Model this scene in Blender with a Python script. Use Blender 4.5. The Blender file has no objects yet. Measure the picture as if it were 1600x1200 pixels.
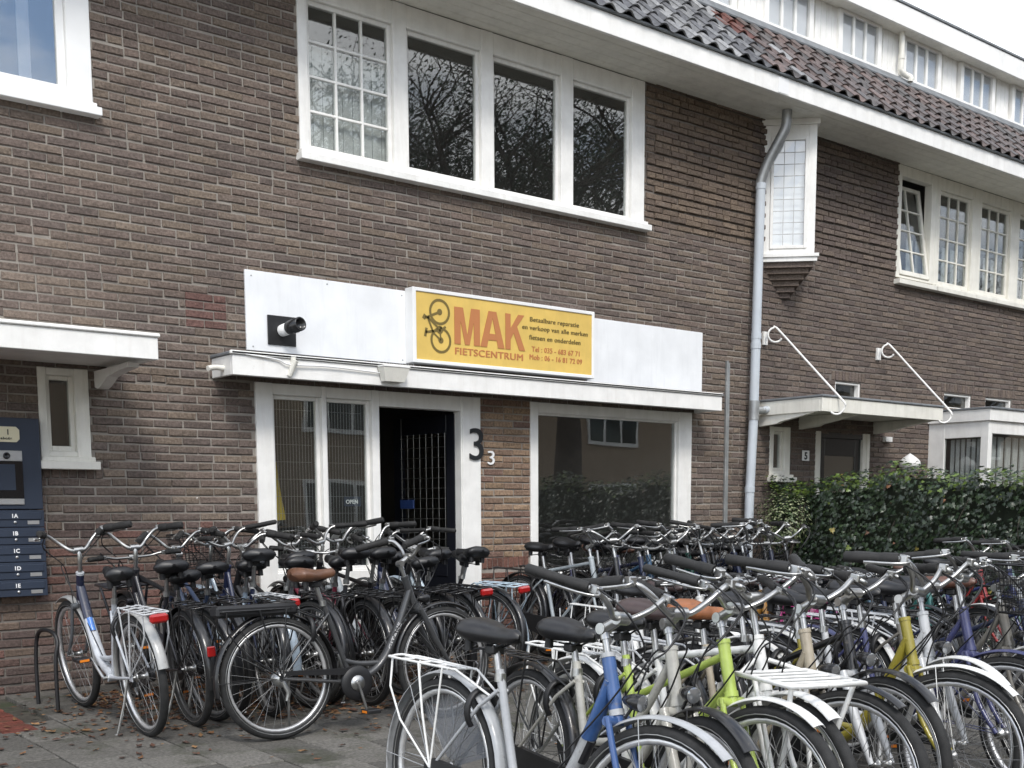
import bpy, math, random
from mathutils import Vector, Matrix
random.seed(7)
R = math.radians
scene = bpy.context.scene
COL = scene.collection

# ------------------------------------------------------------------ camera
cam_d = bpy.data.cameras.new('camera'); cam = bpy.data.objects.new('camera', cam_d); COL.objects.link(cam)
fw = Vector((0.62401897, 0.77245636, -0.11794702)); rt = Vector((0.7775686, -0.62878434, -0.00416211)); dn = Vector((-0.07737829, -0.08911466, -0.99301117))
M = Matrix((rt, -dn, -fw)).transposed().to_4x4(); M.translation = Vector((0, -8.2, 1.23))
cam.matrix_world = M
cam_d.sensor_width = 36; cam_d.lens = 1810.54 / 1600 * 36
cam_d.shift_x = 0.0012; cam_d.shift_y = 0.2569
cam_d.clip_end = 500; cam_d.clip_start = 0.05
scene.camera = cam

# ------------------------------------------------------------------ sky, sun, exposure
SUN_EL, SUN_AZ = 48.0, 205.0          # degrees; azimuth clockwise from +Y
w = bpy.data.worlds.new('World'); scene.world = w; w.use_nodes = True
nt = w.node_tree; nt.nodes.clear()
def N(t, **k):
    n = nt.nodes.new(t)
    for a, b in k.items(): setattr(n, a, b)
    return n
sky = N('ShaderNodeTexSky', sky_type='NISHITA'); sky.sun_disc = False
sky.sun_elevation = R(SUN_EL); sky.sun_rotation = R(SUN_AZ); sky.air_density = 1.0; sky.dust_density = 0.6; sky.ozone_density = 2.0
tc = N('ShaderNodeTexCoord'); mp = N('ShaderNodeMapping'); mp.inputs['Scale'].default_value = (1, 1, 2.2); mp.inputs['Location'].default_value = (5.2, .5, 0)
nz = N('ShaderNodeTexNoise'); nz.inputs['Scale'].default_value = 2.1; nz.inputs['Detail'].default_value = 7; nz.inputs['Roughness'].default_value = 0.55
rp = N('ShaderNodeValToRGB'); rp.color_ramp.elements[0].position = 0.40; rp.color_ramp.elements[1].position = 0.53
nz2 = N('ShaderNodeTexNoise'); nz2.inputs['Scale'].default_value = 4.5; nz2.inputs['Detail'].default_value = 5
rp2 = N('ShaderNodeValToRGB'); rp2.color_ramp.elements[0].color = (7.6, 7.9, 8.4, 1); rp2.color_ramp.elements[1].color = (11.5, 11.6, 11.8, 1)
rp2.color_ramp.elements[0].position = 0.35; rp2.color_ramp.elements[1].position = 0.65
mx = N('ShaderNodeMixRGB'); bg = N('ShaderNodeBackground'); bg.inputs['Strength'].default_value = 0.12
wo = N('ShaderNodeOutputWorld'); L = nt.links.new
L(tc.outputs['Generated'], mp.inputs['Vector']); L(mp.outputs[0], nz.inputs['Vector']); L(mp.outputs[0], nz2.inputs['Vector'])
L(nz.outputs['Fac'], rp.inputs[0]); L(rp.outputs[0], mx.inputs['Fac']); L(nz2.outputs['Fac'], rp2.inputs[0])
L(sky.outputs[0], mx.inputs[1]); L(rp2.outputs[0], mx.inputs[2]); L(mx.outputs[0], bg.inputs[0]); L(bg.outputs[0], wo.inputs[0])
sd = bpy.data.lights.new('sun', 'SUN'); sd.energy = 1.3; sd.angle = R(14); sd.color = (1, .96, .9)
so = bpy.data.objects.new('sun', sd); COL.objects.link(so)
az = R(SUN_AZ); el = R(SUN_EL)
sdir = Vector((math.sin(az) * math.cos(el), math.cos(az) * math.cos(el), math.sin(el)))
so.rotation_euler = sdir.to_track_quat('Z', 'Y').to_euler()
vs = scene.view_settings; vs.view_transform = 'Standard'; vs.look = 'None'; vs.exposure = 0.90; vs.gamma = 1; vs.use_curve_mapping = False
scene.cycles.max_bounces = 8; scene.cycles.transparent_max_bounces = 12; scene.cycles.use_denoising = True
scene.render.film_transparent = False

# ------------------------------------------------------------------ mesh builder
class MB:
    def __init__(s): s.v = []; s.f = []; s.sm = []; s.col = None
    def add(s, vs, fs, smooth=False):
        o = len(s.v); s.v += [tuple(p) for p in vs]
        for f in fs: s.f.append(tuple(o + i for i in f)); s.sm.append(smooth)
        return s
    def box(s, x0, x1, y0, y1, z0, z1, b=0.0, skip=''):
        if x0 > x1: x0, x1 = x1, x0
        if y0 > y1: y0, y1 = y1, y0
        if z0 > z1: z0, z1 = z1, z0
        b = min(b, (x1-x0)*.4, (y1-y0)*.4, (z1-z0)*.4)
        if b <= 0:
            vs = [(x, y, z) for z in (z0, z1) for y in (y0, y1) for x in (x0, x1)]
            fs = [(0, 2, 3, 1), (4, 5, 7, 6), (0, 1, 5, 4), (2, 6, 7, 3), (0, 4, 6, 2), (1, 3, 7, 5)]
            return s.add(vs, fs)
        vs = []; X = (x0, x1); Y = (y0, y1); Z = (z0, z1); sg = (1, -1)
        idx = {}
        for i in (0, 1):
            for j in (0, 1):
                for k in (0, 1):
                    for a in range(3):
                        p = [X[i] + sg[i]*b, Y[j] + sg[j]*b, Z[k] + sg[k]*b]
                        p[a] = (X, Y, Z)[a][(i, j, k)[a]]
                        idx[(i, j, k, a)] = len(vs); vs.append(p)
        fs = []
        for a in range(3):
            o1, o2 = [(1, 2), (2, 0), (0, 1)][a]
            for e in (0, 1):
                q = []
                for (m, n) in ((0, 0), (1, 0), (1, 1), (0, 1)):
                    t = [0, 0, 0]; t[a] = e; t[o1] = m; t[o2] = n; q.append(idx[(*t, a)])
                fs.append(tuple(q) if e else tuple(q[::-1]))
        for a in range(3):
            o1, o2 = [(1, 2), (2, 0), (0, 1)][a]
            for m in (0, 1):
                for n in (0, 1):
                    t0 = [0, 0, 0]; t1 = [0, 0, 0]; t0[o1] = t1[o1] = m; t0[o2] = t1[o2] = n; t1[a] = 1
                    q = [idx[(*t0, o1)], idx[(*t1, o1)], idx[(*t1, o2)], idx[(*t0, o2)]]
                    fs.append(tuple(q) if (m ^ n) else tuple(q[::-1]))
        for i in (0, 1):
            for j in (0, 1):
                for k in (0, 1):
                    q = [idx[(i, j, k, a)] for a in range(3)]
                    fs.append(tuple(q) if (i+j+k) % 2 else tuple(q[::-1]))
        return s.add(vs, fs)
    def tube(s, path, r, n=8, closed=False, caps=True, flat=None):
        P = [Vector(p) for p in path]; m = len(P)
        rr = r if isinstance(r, (list, tuple)) else [r]*m
        rings = []; up = None
        for i in range(m):
            if closed: t = P[(i+1) % m] - P[i-1]
            else: t = P[min(i+1, m-1)] - P[max(i-1, 0)]
            t.normalize()
            if up is None:
                up = Vector((0, 0, 1)) if abs(t.z) < .9 else Vector((0, 1, 0))
            a = up - t*up.dot(t)
            if a.length < 1e-4: a = t.orthogonal()
            a.normalize(); up = a; b = t.cross(a)
            fl = flat or (1, 1)
            rings.append([P[i] + (a*math.cos(2*math.pi*k/n)*fl[0] + b*math.sin(2*math.pi*k/n)*fl[1])*rr[i] for k in range(n)])
        vs = [p for g in rings for p in g]; fs = []
        for i in range(m if closed else m-1):
            j = (i+1) % m
            for k in range(n): fs.append((i*n+k, i*n+(k+1) % n, j*n+(k+1) % n, j*n+k))
        s.add(vs, fs, True)
        if caps and not closed:
            s.add(rings[0], [tuple(range(n))[::-1]]); s.add(rings[-1], [tuple(range(n))])
        return s
    def lathe(s, prof, o, ax, n=16, smooth=True):
        ax = Vector(ax).normalized(); a = ax.orthogonal().normalized(); b = ax.cross(a); o = Vector(o)
        vs = []; m = len(prof)
        for (h, r) in prof:
            for k in range(n):
                t = 2*math.pi*k/n; vs.append(o + ax*h + (a*math.cos(t) + b*math.sin(t))*r)
        fs = [(i*n+k, i*n+(k+1) % n, (i+1)*n+(k+1) % n, (i+1)*n+k) for i in range(m-1) for k in range(n)]
        return s.add(vs, fs, smooth)
    def prism(s, poly, d0, d1, fn, smooth=False):
        n = len(poly); vs = [fn(a, b, d0) for a, b in poly] + [fn(a, b, d1) for a, b in poly]
        fs = [tuple(range(n))[::-1], tuple(range(n, 2*n))]
        s.add(vs, fs)
        s.add(vs, [(i, (i+1) % n, n+(i+1) % n, n+i) for i in range(n)], smooth)
        return s
    def mesh(s, name, m):
        me = bpy.data.meshes.new(name); me.from_pydata(s.v, [], s.f)
        me.polygons.foreach_set('use_smooth', s.sm)
        if s.col:
            at = me.attributes.new('col', 'FLOAT_COLOR', 'POINT')
            at.data.foreach_set('color', [c for q in s.col for c in (*q, 1)])
        if m: me.materials.append(m)
        me.update(); return me
    def build(s, name, m, parent=None, **k):
        return inst(s.mesh(name, m), name, parent, **k)
def inst(me, name, parent=None, color=None, mat=None, loc=None, label=None, cat=None, group=None, kind=None):
    o = bpy.data.objects.new(name, me); COL.objects.link(o)
    if parent: o.parent = parent
    if color: o.color = (*color, 1)
    if mat is not None: o.matrix_local = mat
    if loc is not None: o.location = loc
    return tag(o, label, cat, group, kind)
def tag(o, label=None, cat=None, group=None, kind=None):
    if label: o['label'] = label
    if cat: o['category'] = cat
    if group: o['group'] = group
    if kind: o['kind'] = kind
    return o
def empty(name, loc=(0, 0, 0), label=None, cat=None, group=None, parent=None):
    o = bpy.data.objects.new(name, None); COL.objects.link(o); o.location = loc
    if parent: o.parent = parent
    return tag(o, label, cat, group)
def spline(pts, k=5):
    P = [Vector(p) for p in pts]; out = []
    for i in range(len(P)-1):
        a = P[max(i-1, 0)]; b = P[i]; c = P[i+1]; d = P[min(i+2, len(P)-1)]
        for j in range(k):
            t = j/k; out.append(.5*((2*b) + (c-a)*t + (2*a-5*b+4*c-d)*t*t + (3*b-a-3*c+d)*t**3))
    out.append(P[-1]); return out

# ------------------------------------------------------------------ materials
def mat(name, base=(.5, .5, .5), rough=.6, metal=0, src=None, noise=None, bump=0, bscale=40, dirt=None, spec=.5, coat=0, streak=None, speck=None):
    m = bpy.data.materials.new(name); m.use_nodes = True; t = m.node_tree; b = t.nodes['Principled BSDF']; ln = t.links.new
    b.inputs['Roughness'].default_value = rough; b.inputs['Metallic'].default_value = metal
    b.inputs['Specular IOR Level'].default_value = spec; b.inputs['Coat Weight'].default_value = coat
    def nd(ty): return t.nodes.new(ty)
    if src == 'obj': oi = nd('ShaderNodeObjectInfo'); c = oi.outputs['Color']
    elif src == 'attr': a = nd('ShaderNodeAttribute'); a.attribute_name = 'col'; c = a.outputs['Color']
    else: rg = nd('ShaderNodeRGB'); rg.outputs[0].default_value = (*base, 1); c = rg.outputs[0]
    geo = nd('ShaderNodeNewGeometry'); pos = geo.outputs['Position']
    def noi(sc, det=4, ro=.6, scl=None):
        n = nd('ShaderNodeTexNoise'); n.inputs['Scale'].default_value = sc; n.inputs['Detail'].default_value = det; n.inputs['Roughness'].default_value = ro
        if scl:
            mm = nd('ShaderNodeMapping'); mm.inputs['Scale'].default_value = scl; ln(pos, mm.inputs[0]); ln(mm.outputs[0], n.inputs['Vector'])
        else: ln(pos, n.inputs['Vector'])
        return n.outputs['Fac']
    def mapr(v, a, b_, c_, d):
        n = nd('ShaderNodeMapRange'); ln(v, n.inputs[0])
        for i, x in enumerate((a, b_, c_, d)): n.inputs[i+1].default_value = x
        return n.outputs[0]
    def mix(f, c1, c2, mode='MIX'):
        n = nd('ShaderNodeMixRGB'); n.blend_type = mode
        for i, x in enumerate((f, c1, c2)):
            if isinstance(x, (int, float)): n.inputs[i].default_value = x
            elif isinstance(x, tuple): n.inputs[i].default_value = (*x, 1)
            else: ln(x, n.inputs[i])
        return n.outputs[0]
    if noise:
        sc, lo, hi = noise
        g = mapr(noi(sc), .3, .7, lo, hi); c = mix(1.0, c, g, 'MULTIPLY')
    if dirt:
        sc, th, dc, amt = dirt
        f = mapr(noi(sc, 6, .65), th, th+.12, 0, amt); c = mix(f, c, dc)
    if speck:
        f = mapr(noi(26, 2, .5), .76, .79, 0, .8); c = mix(f, c, (.6, .58, .54))
        f = mapr(noi(150, 2, .5), .72, .76, 0, .5); c = mix(f, c, (.5, .47, .43))
    if streak:
        f = mapr(noi(14, 5, .7, (1, 1, .12)), .5, .72, 0, streak[1]); c = mix(f, c, streak[0])
    ln(c, b.inputs['Base Color'])
    if bump:
        bn = nd('ShaderNodeBump'); bn.inputs['Strength'].default_value = bump; bn.inputs['Distance'].default_value = .01
        ln(noi(bscale, 6, .65), bn.inputs['Height']); ln(bn.outputs[0], b.inputs['Normal'])
    return m
MT = {}
def brickmat(name, src):
    return mat(name, rough=.9, src=src, noise=(55, .62, 1.35), dirt=(4.2, .63, (.30, .27, .24), .4), bump=.8, bscale=90, spec=.25, speck=True)
MT['brick'] = brickmat('brick_clay', 'attr'); MT['brick1'] = brickmat('brick_clay_single', 'obj')
MT['mortar_dark'] = mat('old_and_shaded_mortar', (.19, .17, .152), .95, noise=(3.0, .6, 1.25), bump=.6, bscale=120, spec=.2)
MT['mortar'] = mat('mortar', (.30, .272, .24), .95, noise=(3.0, .7, 1.2), bump=.6, bscale=120, spec=.2, dirt=(1.1, .60, (.22, .195, .17), .6))
MT['white'] = mat('white_paint', (.83, .82, .79), .45, noise=(6, .9, 1.04), dirt=(9, .68, (.42, .38, .31), .55), streak=((.60, .57, .52), .3), bump=.12, bscale=60)
MT['white2'] = mat('white_board', (.78, .79, .80), .5, noise=(3, .92, 1.05), streak=((.62, .63, .64), .35), dirt=(14, .72, (.4, .38, .35), .5), bump=.06)
MT['cream'] = mat('cream_boards', (.77, .75, .68), .55, noise=(5, .9, 1.05), streak=((.5, .48, .4), .4), dirt=(5, .66, (.33, .25, .18), .4), bump=.12)
MT['plastic_white'] = mat('white_plastic', (.80, .80, .79), .35, noise=(4, .95, 1.03))
MT['dark'] = mat('dark_gap', (.03, .03, .03), .9)
MT['lead'] = mat('lead_flashing', (.16, .17, .18), .6, noise=(7, .7, 1.3))
MT['zinc'] = mat('zinc', (.36, .37, .37), .45, metal=.6, noise=(7, .75, 1.2), dirt=(5, .6, (.2, .2, .19), .6))
MT['pvc'] = mat('grey_pvc', (.50, .54, .58), .4, noise=(3, .9, 1.06), streak=((.42, .44, .45), .5))
MT['tile'] = mat('roof_tile', rough=.42, src='obj', noise=(22, .65, 1.35), dirt=(7, .64, (.33, .31, .28), .5), spec=.6, bump=.3, bscale=70)
MT['paver'] = mat('concrete_paver', rough=.9, src='obj', noise=(60, .6, 1.4), dirt=(2.6, .54, (.035, .04, .02), .6), bump=.6, bscale=150, spec=.25)
MT['paver_far'] = mat('concrete_paver_far', rough=.9, src='attr', noise=(60, .6, 1.4), dirt=(2.6, .54, (.035, .04, .02), .6), bump=.6, bscale=150, spec=.25)
MT['soil'] = mat('joint_sand', (.05, .045, .035), .95, noise=(20, .5, 1.5), dirt=(3, .5, (.03, .045, .015), .7))
MT['asphalt'] = mat('asphalt', (.06, .06, .06), .9, noise=(30, .7, 1.3), bump=.4)
MT['navy'] = mat('navy_steel', (.028, .038, .06), .4, noise=(3, .9, 1.1))
MT['navy2'] = mat('navy_door', (.009, .010, .015), .4)
MT['steel'] = mat('brushed_steel', (.55, .55, .54), .35, metal=.7)
MT['glassblack'] = mat('black_screen', (.01, .01, .012), .1)
MT['black'] = mat('black_plastic', (.010, .010, .011), .5)
MT['blackgloss'] = mat('black_gloss', (.015, .015, .016), .25)
MT['rubber'] = mat('tyre_rubber', (.013, .013, .013), .8, noise=(30, .6, 1.7), bump=.2, bscale=200)
MT['grip'] = mat('grip_rubber', (.014, .0135, .013), .75, noise=(50, .7, 1.3))
MT['saddle'] = mat('saddle_vinyl', rough=.42, src='obj', noise=(30, .8, 1.2))
MT['paint'] = mat('bike_paint', rough=.36, src='obj', noise=(18, .85, 1.1), coat=.35, dirt=(28, .60, (.12, .10, .08), .6), bump=.05, bscale=120)
MT['alu'] = mat('aluminium', (.46, .46, .45), .3, metal=.9, noise=(25, .7, 1.1), dirt=(30, .64, (.2, .17, .14), .6))
MT['rim'] = mat('rim_metal', rough=.35, metal=.65, src='obj', noise=(15, .8, 1.1))
MT['spoke'] = mat('spoke_steel', (.30, .30, .30), .4, metal=.8)
MT['red'] = mat('red_lens', (.33, .010, .010), .2, coat=.5)
MT['amber'] = mat('amber_reflector', (.75, .22, .02), .3)
MT['lens'] = mat('lamp_glass', (.30, .31, .32), .08, metal=.7)
MT['leaf'] = mat('ivy_leaf', rough=.38, src='attr', noise=(60, .7, 1.3), spec=.5)
MT['leaf1'] = mat('ivy_leaf_single', rough=.38, src='obj', noise=(60, .7, 1.3), spec=.5)
MT['fallen'] = mat('fallen_leaf', rough=.8, src='attr', noise=(60, .7, 1.3))
MT['bark'] = mat('bark', (.07, .055, .045), .9, noise=(12, .5, 1.5), bump=.8, bscale=25)
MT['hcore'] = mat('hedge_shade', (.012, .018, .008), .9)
MT['room'] = mat('room_plaster', (.11, .10, .09), .9, noise=(2, .8, 1.2))
MT['curtain'] = mat('curtain', (.55, .55, .55), .9, noise=(9, .8, 1.1))
MT['sky_white'] = mat('sky_reflection_white', (.82, .84, .88), .8)
MT['blind'] = mat('pale_blind', (.62, .60, .66), .8, noise=(4, .9, 1.08))
MT['yellow'] = mat('sign_yellow', (.68, .47, .12), .45, noise=(5, .9, 1.08), dirt=(5, .66, (.36, .24, .08), .5), streak=((.5, .36, .1), .3))
MT['orange'] = mat('sign_orange', (.46, .18, .065), .5)
MT['olive'] = mat('sign_olive', (.16, .115, .03), .5)
MT['ivory'] = mat('ivory_plate', (.72, .66, .46), .4)
MT['ink'] = mat('ink', (.012, .014, .016), .5)
MT['whiteink'] = mat('white_lettering', (.8, .8, .8), .5)
MT['lampglow'] = mat('warm_bulb', (.9, .85, .7), .5)
MT['yellowcloth'] = mat('yellow_cloth', (.55, .40, .03), .8)
MT['bluepl'] = mat('blue_plastic', (.04, .08, .25), .4)
m = bpy.data.materials.new('window_glass'); m.use_nodes = True; t = m.node_tree; t.nodes.clear()
lw_ = t.nodes.new('ShaderNodeLayerWeight'); lw_.inputs[0].default_value = .5
pw_ = t.nodes.new('ShaderNodeMath'); pw_.operation = 'POWER'; pw_.inputs[1].default_value = 5; t.links.new(lw_.outputs['Facing'], pw_.inputs[0])
mul = t.nodes.new('ShaderNodeMapRange'); mul.inputs[3].default_value = .085; mul.inputs[4].default_value = 1.0; t.links.new(pw_.outputs[0], mul.inputs[0])
tr = t.nodes.new('ShaderNodeBsdfTransparent'); tr.inputs[0].default_value = (.92, .94, .93, 1)
gl = t.nodes.new('ShaderNodeBsdfGlossy'); gl.inputs['Roughness'].default_value = .008
bn = t.nodes.new('ShaderNodeBump'); bn.inputs['Strength'].default_value = .05; bn.inputs['Distance'].default_value = .02
nn = t.nodes.new('ShaderNodeTexNoise'); nn.inputs['Scale'].default_value = 1.6; nn.inputs['Detail'].default_value = 1
ge = t.nodes.new('ShaderNodeNewGeometry'); t.links.new(ge.outputs['Position'], nn.inputs['Vector'])
t.links.new(nn.outputs['Fac'], bn.inputs['Height']); t.links.new(bn.outputs[0], gl.inputs['Normal'])
mxs = t.nodes.new('ShaderNodeMixShader'); ou = t.nodes.new('ShaderNodeOutputMaterial')
t.links.new(mul.outputs[0], mxs.inputs[0]); t.links.new(tr.outputs[0], mxs.inputs[1]); t.links.new(gl.outputs[0], mxs.inputs[2]); df = t.nodes.new('ShaderNodeBsdfDiffuse'); df.inputs[0].default_value = (.5, .5, .48, 1); mx3 = t.nodes.new('ShaderNodeMixShader'); mx3.inputs[0].default_value = .010   # dust film
t.links.new(mxs.outputs[0], mx3.inputs[1]); t.links.new(df.outputs[0], mx3.inputs[2]); t.links.new(mx3.outputs[0], ou.inputs[0])
MT['glass'] = m
m2 = m.copy(); m2.name = 'coated_glass'; MT['coated'] = m2
for n_ in m2.node_tree.nodes:
    if n_.type == 'MAP_RANGE': n_.inputs[3].default_value = .24
m3 = m.copy(); m3.name = 'shop_glass'; MT['shopglass'] = m3
for n_ in m3.node_tree.nodes:
    if n_.type == 'MAP_RANGE': n_.inputs[3].default_value = .13
m = bpy.data.materials.new('smoky_plastic'); m.use_nodes = True; t = m.node_tree; b = t.nodes['Principled BSDF']
tr = t.nodes.new('ShaderNodeBsdfTransparent'); mxs = t.nodes.new('ShaderNodeMixShader'); mxs.inputs[0].default_value = .55
b.inputs['Base Color'].default_value = (.2, .21, .23, 1); b.inputs['Roughness'].default_value = .25
t.links.new(tr.outputs[0], mxs.inputs[1]); t.links.new(b.outputs[0], mxs.inputs[2]); t.links.new(mxs.outputs[0], t.nodes['Material Output'].inputs[0])
MT['smoky'] = m
def shade(c, lo=.8, hi=1.2):
    k = random.uniform(lo, hi); return tuple(min(1, x*k) for x in c)
def text_mesh(name, body, size, m, bold=0.0, align='LEFT', sx=1.0, ext=.0015, space=1.0):
    cu = bpy.data.curves.new(name, 'FONT'); cu.body = body; cu.size = size; cu.extrude = ext; cu.offset = bold; cu.align_x = align
    cu.space_character = space
    o = bpy.data.objects.new(name, cu); COL.objects.link(o)
    dg = bpy.context.evaluated_depsgraph_get(); me = bpy.data.meshes.new_from_object(o.evaluated_get(dg))
    bpy.data.objects.remove(o); bpy.data.curves.remove(cu)
    # lay text in the wall plane: text x -> X, y -> Z, facing -Y
    me.transform(Matrix(((sx, 0, 0, 0), (0, 0, -1, 0), (0, 1, 0, 0), (0, 0, 0, 1))))
    me.materials.clear(); me.materials.append(m); me.name = name
    return me

# ================================================================== SETTING
SL = 0.02                                 # paving falls 2 % towards the street
g = MB(); g.add([(-60, -45, -.95), (90, -45, -.95), (90, .6, -.022), (-60, .6, -.022)], [(0, 1, 2, 3)])
g.build('ground', MT['soil'], kind='structure')
pav = empty('pavement'); tag(pav, kind='structure')
TS = .30
tile_me = []
for q in range(3):
    b = MB(); b.box(.004, TS-.004, .004, TS-.004, -.05, random.uniform(-.002, .002), .005); tile_me.append(b.mesh('paver', MT['paver']))
red_me = MB().box(.003, .207, .003, .097, -.05, 0, .004).mesh('red_paver', MT['paver'])
far = MB(); far.col = []
cands = []
for i in range(-6, 40):
    for j in range(1, 34):
        x = .1 + i*TS; y = -j*TS - .02 - (0 if i % 2 else .15)
        near = 1.2 < x < 5.6 and -4.4 < y < -.1
        d = math.hypot(x, y+8.2)
        cands.append((d if near else 99+d, x, y))
cands.sort()
for k, (d, x, y) in enumerate(cands):
    if x < 2.0 and y > -1.35: continue       # a strip of red clinkers runs here
    c = shade((.112, .106, .095), .72, 1.25)
    if k < 205 and d < 99:
        inst(tile_me[k % 3], 'paver', pav, color=c, mat=Matrix.Translation((x, y, SL*y + random.uniform(-.002, .002))) @ Matrix.Rotation(math.atan(SL)+random.uniform(-.006, .006), 4, 'X') @ Matrix.Rotation(random.uniform(-.006, .006), 4, 'Y'))
    else:
        n0 = len(far.v); dz = random.uniform(-.003, .003)
        far.add([(x+a*(TS-.006)+.003, y+b_*(TS-.006)+.003, SL*(y+b_*TS)+dz+h) for h in (-.04, 0) for a, b_ in ((0, 0), (1, 0), (1, 1), (0, 1))], [(4, 5, 6, 7), (0, 1, 5, 4), (1, 2, 6, 5), (2, 3, 7, 6), (3, 0, 4, 7)])
        far.col += [c]*8
far.build('paver_field', MT['paver_far'], pav, kind='stuff')
for i in range(7):
    for j in range(12):
        x = .55 + i*.213; y = -.12 - j*.1
        inst(red_me, 'red_paver', pav, color=shade((.17, .055, .04), .6, 1.2), mat=Matrix.Translation((x, y-.1, SL*y+random.uniform(-.003, .002))) @ Matrix.Rotation(random.uniform(-.02, .02), 4, 'Y'))
g = MB(); g.box(-60, 90, -10.35, -10.2, -.4, -.19, .01); g.build('kerb', MT['paver_far'], kind='structure').color = (.3, .3, .3, 1)
g = MB(); g.add([(-60, -18, -.33), (90, -18, -.33), (90, -10.35, -.32), (-60, -10.35, -.32)], [(0, 1, 2, 3)]); g.build('road', MT['asphalt'], kind='structure')

# ------------------------------------------------------------------ the brick building
BLD = empty('terrace_building', label='brown brick terrace with white windows, dormer and tiled eaves behind the bicycles', cat='building')
WALL_X0, WALL_X1, SOF = .2, 18.5, 5.27
OPEN = [  # x0,x1,z0,z1 openings in the brickwork
    (.6, 2.99, 3.955, 5.3), (4.57, 8.29, 3.955, 5.3), (12.55, 18.2, 3.955, 5.3),
    (4.13, 6.28, -.1, 2.2), (6.86, 9.01, .5, 2.2), (2.53, 2.87, 1.60, 2.2),
    (11.09, 12.12, -.1, 2.1), (10.27, 10.62, 1.6, 2.12), (11.43, 11.93, 2.49, 2.68), (13.72, 14.38, 2.49, 2.68), (14.73, 15.41, 2.49, 2.68), (15.8, 16.45, 2.49, 2.68),
    (13.5, 17.2, .6, 2.2)]
PATCH = (3.60, 3.925, 42*.0611, 46*.0611)
SOLD = [PATCH, (2.53, 2.95, 1.455, 1.565), (11.36, 12.0, 2.69, 2.80), (13.65, 14.45, 2.69, 2.80), (14.66, 15.48, 2.69, 2.80), (6.30, 6.84, .70, .80)]
wall = MB()
xs = sorted({WALL_X0, WALL_X1, 8.31, 9.92, *[o[0] for o in OPEN], *[o[1] for o in OPEN]}); zs = sorted({0-.1, SOF+.03, 4.0, 1.04, *[max(-.1, o[2]) for o in OPEN], *[min(o[3], SOF+.03) for o in OPEN]})
for xa, xb in zip(xs, xs[1:]):
    for za, zb in zip(zs, zs[1:]):
        cx, cz = (xa+xb)/2, (za+zb)/2
        if any(o[0] < cx < o[1] and o[2] < cz < o[3] for o in OPEN): continue
        wall.add([(xa, .006, za), (xb, .006, za), (xb, .006, zb), (xa, .006, zb)], [(0, 1, 2, 3)])
for o in OPEN:   # reveals
    x0, x1, z0, z1 = o; z1 = min(z1, SOF+.03)
    wall.add([(x0, .006, z0), (x0, .24, z0), (x0, .24, z1), (x0, .006, z1)], [(0, 1, 2, 3)]); wall.add([(x1, .006, z0), (x1, .24, z0), (x1, .24, z1), (x1, .006, z1)], [(3, 2, 1, 0)])
    wall.add([(x0, .006, z1), (x0, .24, z1), (x1, .24, z1), (x1, .006, z1)], [(0, 1, 2, 3)]); wall.add([(x0, .006, z0), (x0, .24, z0), (x1, .24, z0), (x1, .006, z0)], [(3, 2, 1, 0)])
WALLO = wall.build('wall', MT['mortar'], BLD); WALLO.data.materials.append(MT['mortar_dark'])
for p_ in WALLO.data.polygons:
    if p_.center.x > 9.92 or (p_.center.x > 8.3 and p_.center.z > 4) or (p_.center.x < 4.1 and p_.center.z < 1.0): p_.material_index = 1  # older pointing right and above; lower-left base carries shading and dirt in its colour
CO, BL = .0611, .222
def brick_color(x, z):
    if z == -9: return shade((.150, .086, .074), .85, 1.15)        # patched red bricks
    if 6.28 < x < 6.86 and z < 2.2:
        return shade(random.choice([(.25, .172, .118), (.22, .150, .108), (.27, .188, .125), (.20, .128, .10)]), .85, 1.15) if z > .78 else shade((.15, .075, .058), .8, 1.2)
    if x > 9.92: return shade(random.choice([(.145, .115, .098), (.130, .102, .090), (.158, .124, .102)]), .88, 1.12)
    if z > 3.95 and x > 8: return shade(random.choice([(.160, .122, .094), (.172, .130, .098), (.142, .108, .086)]), .87, 1.13)
    p = [(.126, .099, .083), (.136, .107, .087), (.118, .092, .079), (.144, .113, .089), (.110, .087, .076), (.130, .100, .084)]
    if z < 1.15 and x < 4.1: p = [(.105, .070, .060), (.12, .067, .056), (.095, .070, .062), (.115, .086, .068), (.078, .058, .052)]  # lower-left base: redder bricks, darkened with shading and dirt in the colour
    return shade(tuple(q*1.2 for q in random.choice(p)), .86, 1.14)
def brick_verts(x0, x1, y, z0, z1, dep=.03, b=.0055):
    j = lambda: random.uniform(-.0019, .0019)
    wv = .004*math.sin(x0*2.1+z0*9)+.003*math.sin(x0*5.3+z0*31); z0 += wv; z1 += wv
    yy = [y+random.uniform(-.0035, .003) for _ in range(4)]
    o = [(x0+j(), z0+j()), (x1+j(), z0+j()), (x1+j(), z1+j()), (x0+j(), z1+j())]
    inn = [(o[0][0]+b, o[0][1]+b), (o[1][0]-b, o[1][1]+b), (o[2][0]-b, o[2][1]-b), (o[3][0]+b, o[3][1]-b)]
    return [(a, y+dep, c) for a, c in o] + [(a, y+b, c) for a, c in o] + [(a, yy[i], c) for i, (a, c) in enumerate(inn)]
BF = [(8, 9, 10, 11)] + [(4+i, 4+(i+1) % 4, 8+(i+1) % 4, 8+i) for i in range(4)] + [(i, (i+1) % 4, 4+(i+1) % 4, 4+i) for i in range(4)]
field = MB(); field.col = []; full = []
nrow = int((SOF+.02)/CO)+1
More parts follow.
